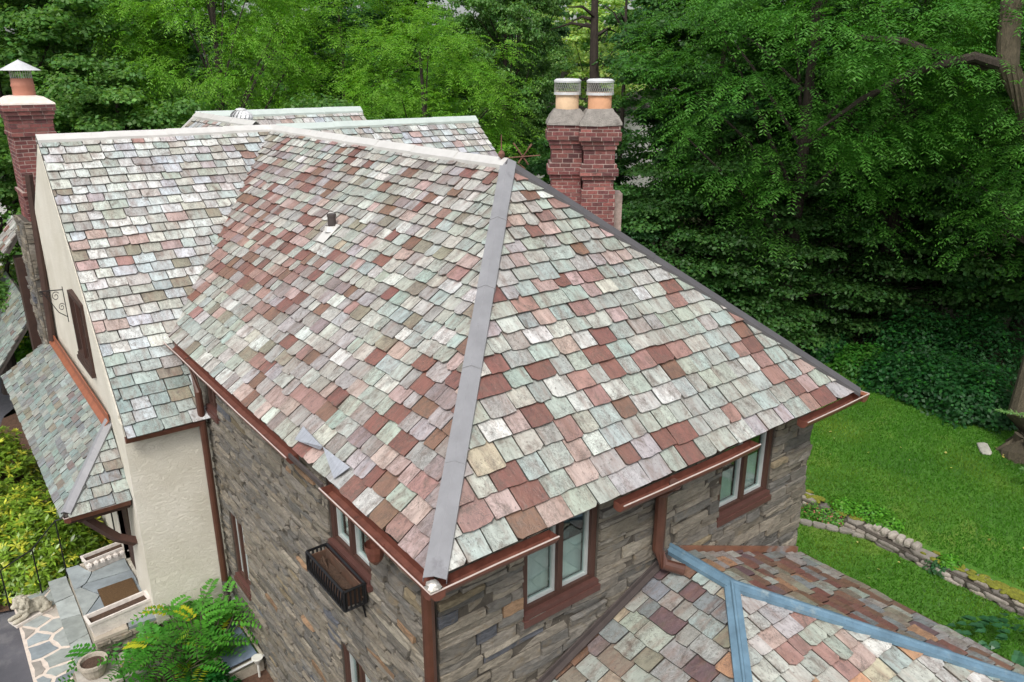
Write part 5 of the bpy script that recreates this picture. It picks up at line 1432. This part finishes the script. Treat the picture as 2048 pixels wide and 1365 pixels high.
def frond_plant(c, n, hgt, label, base, tip, seed, name='sumac_plant', cat='plant', lf=.125, spread=.8, npair=8):
    rg = np.random.default_rng(seed); c = np.array(c, float); root = empty(name, c, label, cat)
    Vs = []; Cs = []; b = MB()
    for i in range(n):
        th = rg.uniform(0, 6.28); st = c + np.array([math.cos(th), math.sin(th), 0])*rg.uniform(0, spread) + np.array([0, 0, rg.uniform(.1, 1)*hgt])
        d0 = unit((math.cos(th + rg.normal(0, .8)), math.sin(th + rg.normal(0, .8)), rg.uniform(.1, .7))); L = rg.uniform(.35, .6); sd0 = unit(np.cross(d0, zz))
        col = np.array(base if rg.random() > .08 else tip)*rg.uniform(.75, 1.25); P = []
        for k in range(npair):
            s = (k+.5)/npair; p = st + d0*L*s - zz*L*.35*s*s; P.append(p)
            for sg in (1, -1):
                a = unit(sd0*sg + d0*.35 - zz*.12 + rg.normal(0, .08, 3)); nr = unit(np.cross(d0, a)*sg); bx = unit(np.cross(nr, a)); l = lf*(1.1 - .5*abs(s-.4))
                Vs.append(quads_from((p + a*l*.5)[None], a[None], bx[None], np.array([l]), np.array([l*.42]))); Cs.append(np.repeat(np.clip(col*rg.uniform(.85, 1.15), .004, .6)[None], 4, 0))
        b.tube([c + rg.normal(0, .1, 3)*np.array([1, 1, 0]), st], [.012, .006], 4, cap=False); b.tube([st, P[-1]], .004, 3, cap=False)
    leaves_obj('leaves', np.concatenate(Vs), np.concatenate(Cs), 'leaf', root); b.build('stem', MAT['bark'], root)
frond_plant(onz(400, 1275, 1.6) * np.array([1, 1, 0]) + np.array([0, 0, 1.04]), 110, 1.1, 'feathery bright green sumac at the foot of the stucco wall', lin((84, 148, 50)), lin((186, 186, 50)), 31)
frond_plant(onz(330, 1320, 1.5) * np.array([1, 1, 0]) + np.array([0, 0, 1.04]), 110, .75, 'feathery green sumac spreading in front of the long stone trough', lin((72, 138, 48)), lin((150, 176, 50)), 32)
frond_plant(onz(225, 1330, 1.3) * np.array([1, 1, 0]) + np.array([0, 0, 1.04]), 20, .55, 'small feathery shoot between the round pot and the step wall', lin((62, 132, 40)), lin((90, 150, 60)), 33, spread=.3)
def leafy(c, r, h, n, label, base, seed, size=.08, name='low_shrub', cat='shrub', group=None, flat=1.0, mat='leaf', alt=None):
    rg = np.random.default_rng(seed); c = np.array(c, float); root = empty(name, c, label, cat, group)
    d = rnd_unit(n, rg); d[:, 2] = np.abs(d[:, 2]); bump = np.array([1 + .35*mnoise.noise(Vector(v*2.6) + Vector((seed, 0, 0))) for v in d])
    p = c + d*np.array([r, r*flat, h])*(bump*rg.uniform(.3, 1, n) ** .5)[:, None]
    nr = norm(d + np.array([0, 0, .8]) + rg.normal(0, .5, (n, 3))); a = norm(np.cross(nr, rnd_unit(n, rg))); L = size*rg.uniform(.6, 1.3, n)
    C = leaf_cols(n, base, rg, .2)
    if alt is not None:
        m = rg.random(n) < .12; C[m] = leaf_cols(int(m.sum()), alt, rg)
    leaves_obj('leaves', quads_from(p, a, np.cross(nr, a), L, L*.66), np.repeat(C, 4, 0), mat, root)
    b = MB()
    for i in range(6):
        e = p[rg.integers(n)]; b.tube([c, c*.3 + e*.7], [.012, .004], 4, cap=False)
    b.build('stem', MAT['bark'], root)
leafy((2.35, 9.75, 1.04), .55, .5, 1500, 'low bright green shrub near the window well cover', lin((46, 124, 44)), 41, .07)
leafy((2.2, 10.6, 1.04), .45, .45, 1300, 'dark leafy shrub in the mulch below the sumac', lin((30, 96, 34)), 42, .08)
leafy((1.35, 10.5, 1.04), .5, .4, 1400, 'pale spiky green clump in the mulch by the step wall', lin((120, 134, 84)), 43, .05)
c = onz(2020, 1310, .9); 
def hosta(c, r, n, label, seed):
    rg = np.random.default_rng(seed); root = empty('hosta', c, label, 'plant'); c = np.array(c)
    for i in range(n):
        th = rg.uniform(0, 6.28); q = rg.uniform(.1, 1) ** .6*r; z_ = .42*(1 - .55*(q/r)**2) + rg.uniform(-.03, .05); d_ = np.array([math.cos(th), math.sin(th), -.25]); d_ = unit(d_); s_ = unit(np.cross(d_, zz)); p = c + np.array([math.cos(th)*q, math.sin(th)*q, z_]); l = rg.uniform(.15, .24); w_ = l*.38
        nn = unit(np.cross(s_, d_)); V = [p, p + d_*l*.3 + s_*w_ + nn*.02, p + d_*l*.7 + s_*w_*.75 + nn*.015, p + d_*l - nn*.03, p + d_*l*.7 - s_*w_*.75 + nn*.015, p + d_*l*.3 - s_*w_ + nn*.02, p + d_*l*.5 - nn*.012]
        b = MB(); k = rg.uniform(.8, 1.2); col = tuple(x*k for x in lin((52, 98, 62))); b.add(V, [(0, 1, 6), (1, 2, 6), (2, 3, 6), (3, 4, 6), (4, 5, 6), (5, 0, 6)], col)
        b.build('leaf', MAT['glossleaf'], root)
hosta((13.35, 3.25, .75), 1.05, 150, 'broad leaved blue green hosta clump at the edge of the low roof', 51)
for i, (px, py, r_, lb_) in enumerate(((1688, 1018, .32, 'fresh green weeds behind the wall near the house corner'), (1735, 1030, .42, 'tuft of light green weeds just above the six loose stones'), (1775, 1052, .38, 'light green perennials behind the loose stones on the wall'), (1900, 1128, .22, 'weeds sprouting through the middle of the low wall'), (1880, 1140, .28, 'blue green plant hanging down the front of the low wall'))):
    c = onz(px, py, .95 if i != 4 else .78); leafy(c, r_, r_*.8, 700, lb_, lin((92, 150, 46)) if i != 4 else lin((60, 104, 62)), 60+i, .07, name='garden_plant', cat='plant')
for i, (px, py, lb_) in enumerate(((1622, 1028, 'pink flecked flower clump against the house corner'), (1650, 1036, 'light green flower clump between the wall and the block edging'), (1672, 1042, 'yellow green flower clump at the point of the small bed'))):
    leafy(onz(px, py, .78), .26, .26, 420, lb_, lin((98, 152, 62)), 70+i, .055, name='flower_clump', cat='plant', alt=lin((196, 120, 110)))
SH = lin((38, 84, 40))
for i, (px, py, r_, h_, lb_) in enumerate(((1660, 712, .9, .7, 'first low shrub at the far left end of the shrub row on the lawn'), (1720, 742, 1.0, .9, 'low shrub with ferns next to the far shrub row end'), (1795, 775, 1.2, 1.1, 'rounded dark shrub in the middle of the row along the lawn'), (1875, 800, 1.4, 1.3, 'broad dark shrub bulging over the lawn'), (1955, 828, 1.4, 1.25, 'dark shrub next to the big trunk'), (1830, 720, 1.8, 1.7, 'taller shaded shrub behind the broad one'), (1950, 740, 2.0, 2.0, 'tall shaded shrub behind the trunk'))):
    leafy(onz(px, py, .9), r_, h_, 5200 if r_ > 1.1 else 3000, lb_, SH if i != 1 else lin((58, 108, 34)), 80+i, .13, name='garden_shrub', group='shrubs along the lawn edge', alt=lin((50, 110, 40)))
# ferns
for i, (px, py, lb_) in enumerate(((1828, 776, 'bright fern in front of the dark shrub row'), (1852, 752, 'upright bright fern a little behind the other one'))):
    frond_plant(onz(px, py, .95), 14, .35, lb_, lin((74, 140, 44)), lin((100, 160, 60)), 95+i, name='fern', lf=.16, spread=.25)
# grass blades
def grass():
    rg = np.random.default_rng(11); n = 230000
    x = rg.uniform(9.3, 24.5, n); y = rg.uniform(-1.5, 15.5, n)
    m1 = (x < 14.75) ; m2 = x > 15.35
    m2 &= ~((x > 23.2) & (y > 7)) ; keep = m1 | m2
    x = x[keep]; y = y[keep]; z = np.where(x < 15, .745, .93); n = len(x)
    h = rg.uniform(.03, .075, n); th = rg.uniform(0, 6.28, n); wd = rg.uniform(.008, .016, n)
    big = np.array([mnoise.noise(Vector((a*.5, b_*.5, 0))) for a, b_ in zip(x[::1], y[::1])])
    bx = np.cos(th)*wd; by = np.sin(th)*wd; lx = rg.normal(0, .03, n); ly = rg.normal(0, .03, n)
    V = np.stack([np.stack([x-bx, y-by, z], 1), np.stack([x+bx, y+by, z], 1), np.stack([x+lx, y+ly, z+h], 1)], 1).reshape(-1, 3)
    b0 = np.array(lin((68, 120, 28))); b1 = np.array(lin((130, 148, 56))); k = np.clip(big*1.5 + .06 + rg.normal(0, .18, n), 0, 1)[:, None]
    C = (b0*(1-k*.55) + b1*k*.55)*np.clip(1 + rg.normal(0, .2, (n, 1)), .5, 1.6)
    o = bpy.data.objects.new('lawn_grass', np_mesh('lawn_grass', V, np.arange(n*3).reshape(-1, 3), np.repeat(C, 3, 0), MAT['leaf'])); link(o); tag(o, 'mown green grass covering both lawns', 'grass', kind='stuff')
    m = 170; idx = rg.choice(n, m, replace=False); p = np.stack([x[idx], y[idx], z[idx] + .06], 1); nr = norm(rg.normal(0, .3, (m, 3)) + np.array([0, 0, 1])); a = norm(np.cross(nr, rnd_unit(m, rg))); L = rg.uniform(.04, .10, m)
    o = bpy.data.objects.new('fallen_leaves', np_mesh('fallen_leaves', quads_from(p, a, np.cross(nr, a), L, L*.7), np.arange(m*4).reshape(-1, 4), np.repeat(leaf_cols(m, lin((190, 180, 110)), rg), 4, 0), MAT['leaf'])); link(o); tag(o, 'pale fallen leaves scattered on the lawn', 'leaves', kind='stuff')
grass()
# neighbours glimpsed through the trees
def neighbour(px, dist, w_, h_, label, roofc, z0=.8):
    c = at(px, dist, z0); root = empty('neighbour_house', c, label, 'house'); d_ = unit((c[0], c[1], 0)); s_ = np.array([d_[1], -d_[0], 0])
    b = MB(); b.prism([c - s_*w_, c + s_*w_, c + s_*w_ + d_*8, c - s_*w_ + d_*8], (0, 0, h_)); b.build('wall', MAT['siding'], root)
    b = MB(); t_ = zz*h_; a = [c - s_*(w_+.4) + t_ - d_*.4, c + s_*(w_+.4) + t_ - d_*.4, c + s_*(w_+.4) + t_ + d_*4 + zz*3, c - s_*(w_+.4) + t_ + d_*4 + zz*3]; b.prism(a, (0, 0, .15))
    a = [c - s_*(w_+.4) + t_ + d_*8.4, c - s_*(w_+.4) + t_ + d_*4 + zz*3, c + s_*(w_+.4) + t_ + d_*4 + zz*3, c + s_*(w_+.4) + t_ + d_*8.4]; b.prism(a, (0, 0, .15)); b.build('roof', MAT[roofc], root)
    for k in range(3):
        for zc in (1.0, 3.8):
            p = c - s_*w_ + s_*(w_*2*(k+.5)/3) + zz*zc - d_*.03; q = MB(); q.prism([p - s_*.5, p + s_*.5, p + s_*.5 + zz*1.4, p - s_*.5 + zz*1.4], -d_*.05); f_ = q.build('window_frame', MAT['alum'], root)
            q = MB(); q.prism([p - s_*.42 + zz*.08 - d_*.052, p + s_*.42 + zz*.08 - d_*.052, p + s_*.42 + zz*1.32 - d_*.052, p - s_*.42 + zz*1.32 - d_*.052], -d_*.006); q.build('pane', MAT['room'], f_)
neighbour(160, 46, 5, 6.0, 'white sided house glimpsed through leaves right of the left chimney cap', 'pipe')
neighbour(1215, 66, 6, 6.0, 'white house far off in gaps beside the twin chimney', 'pipe')
neighbour(1880, 62, 6, 4.5, 'pale grey house glimpsed through the darkest trees on the right', 'pipe')
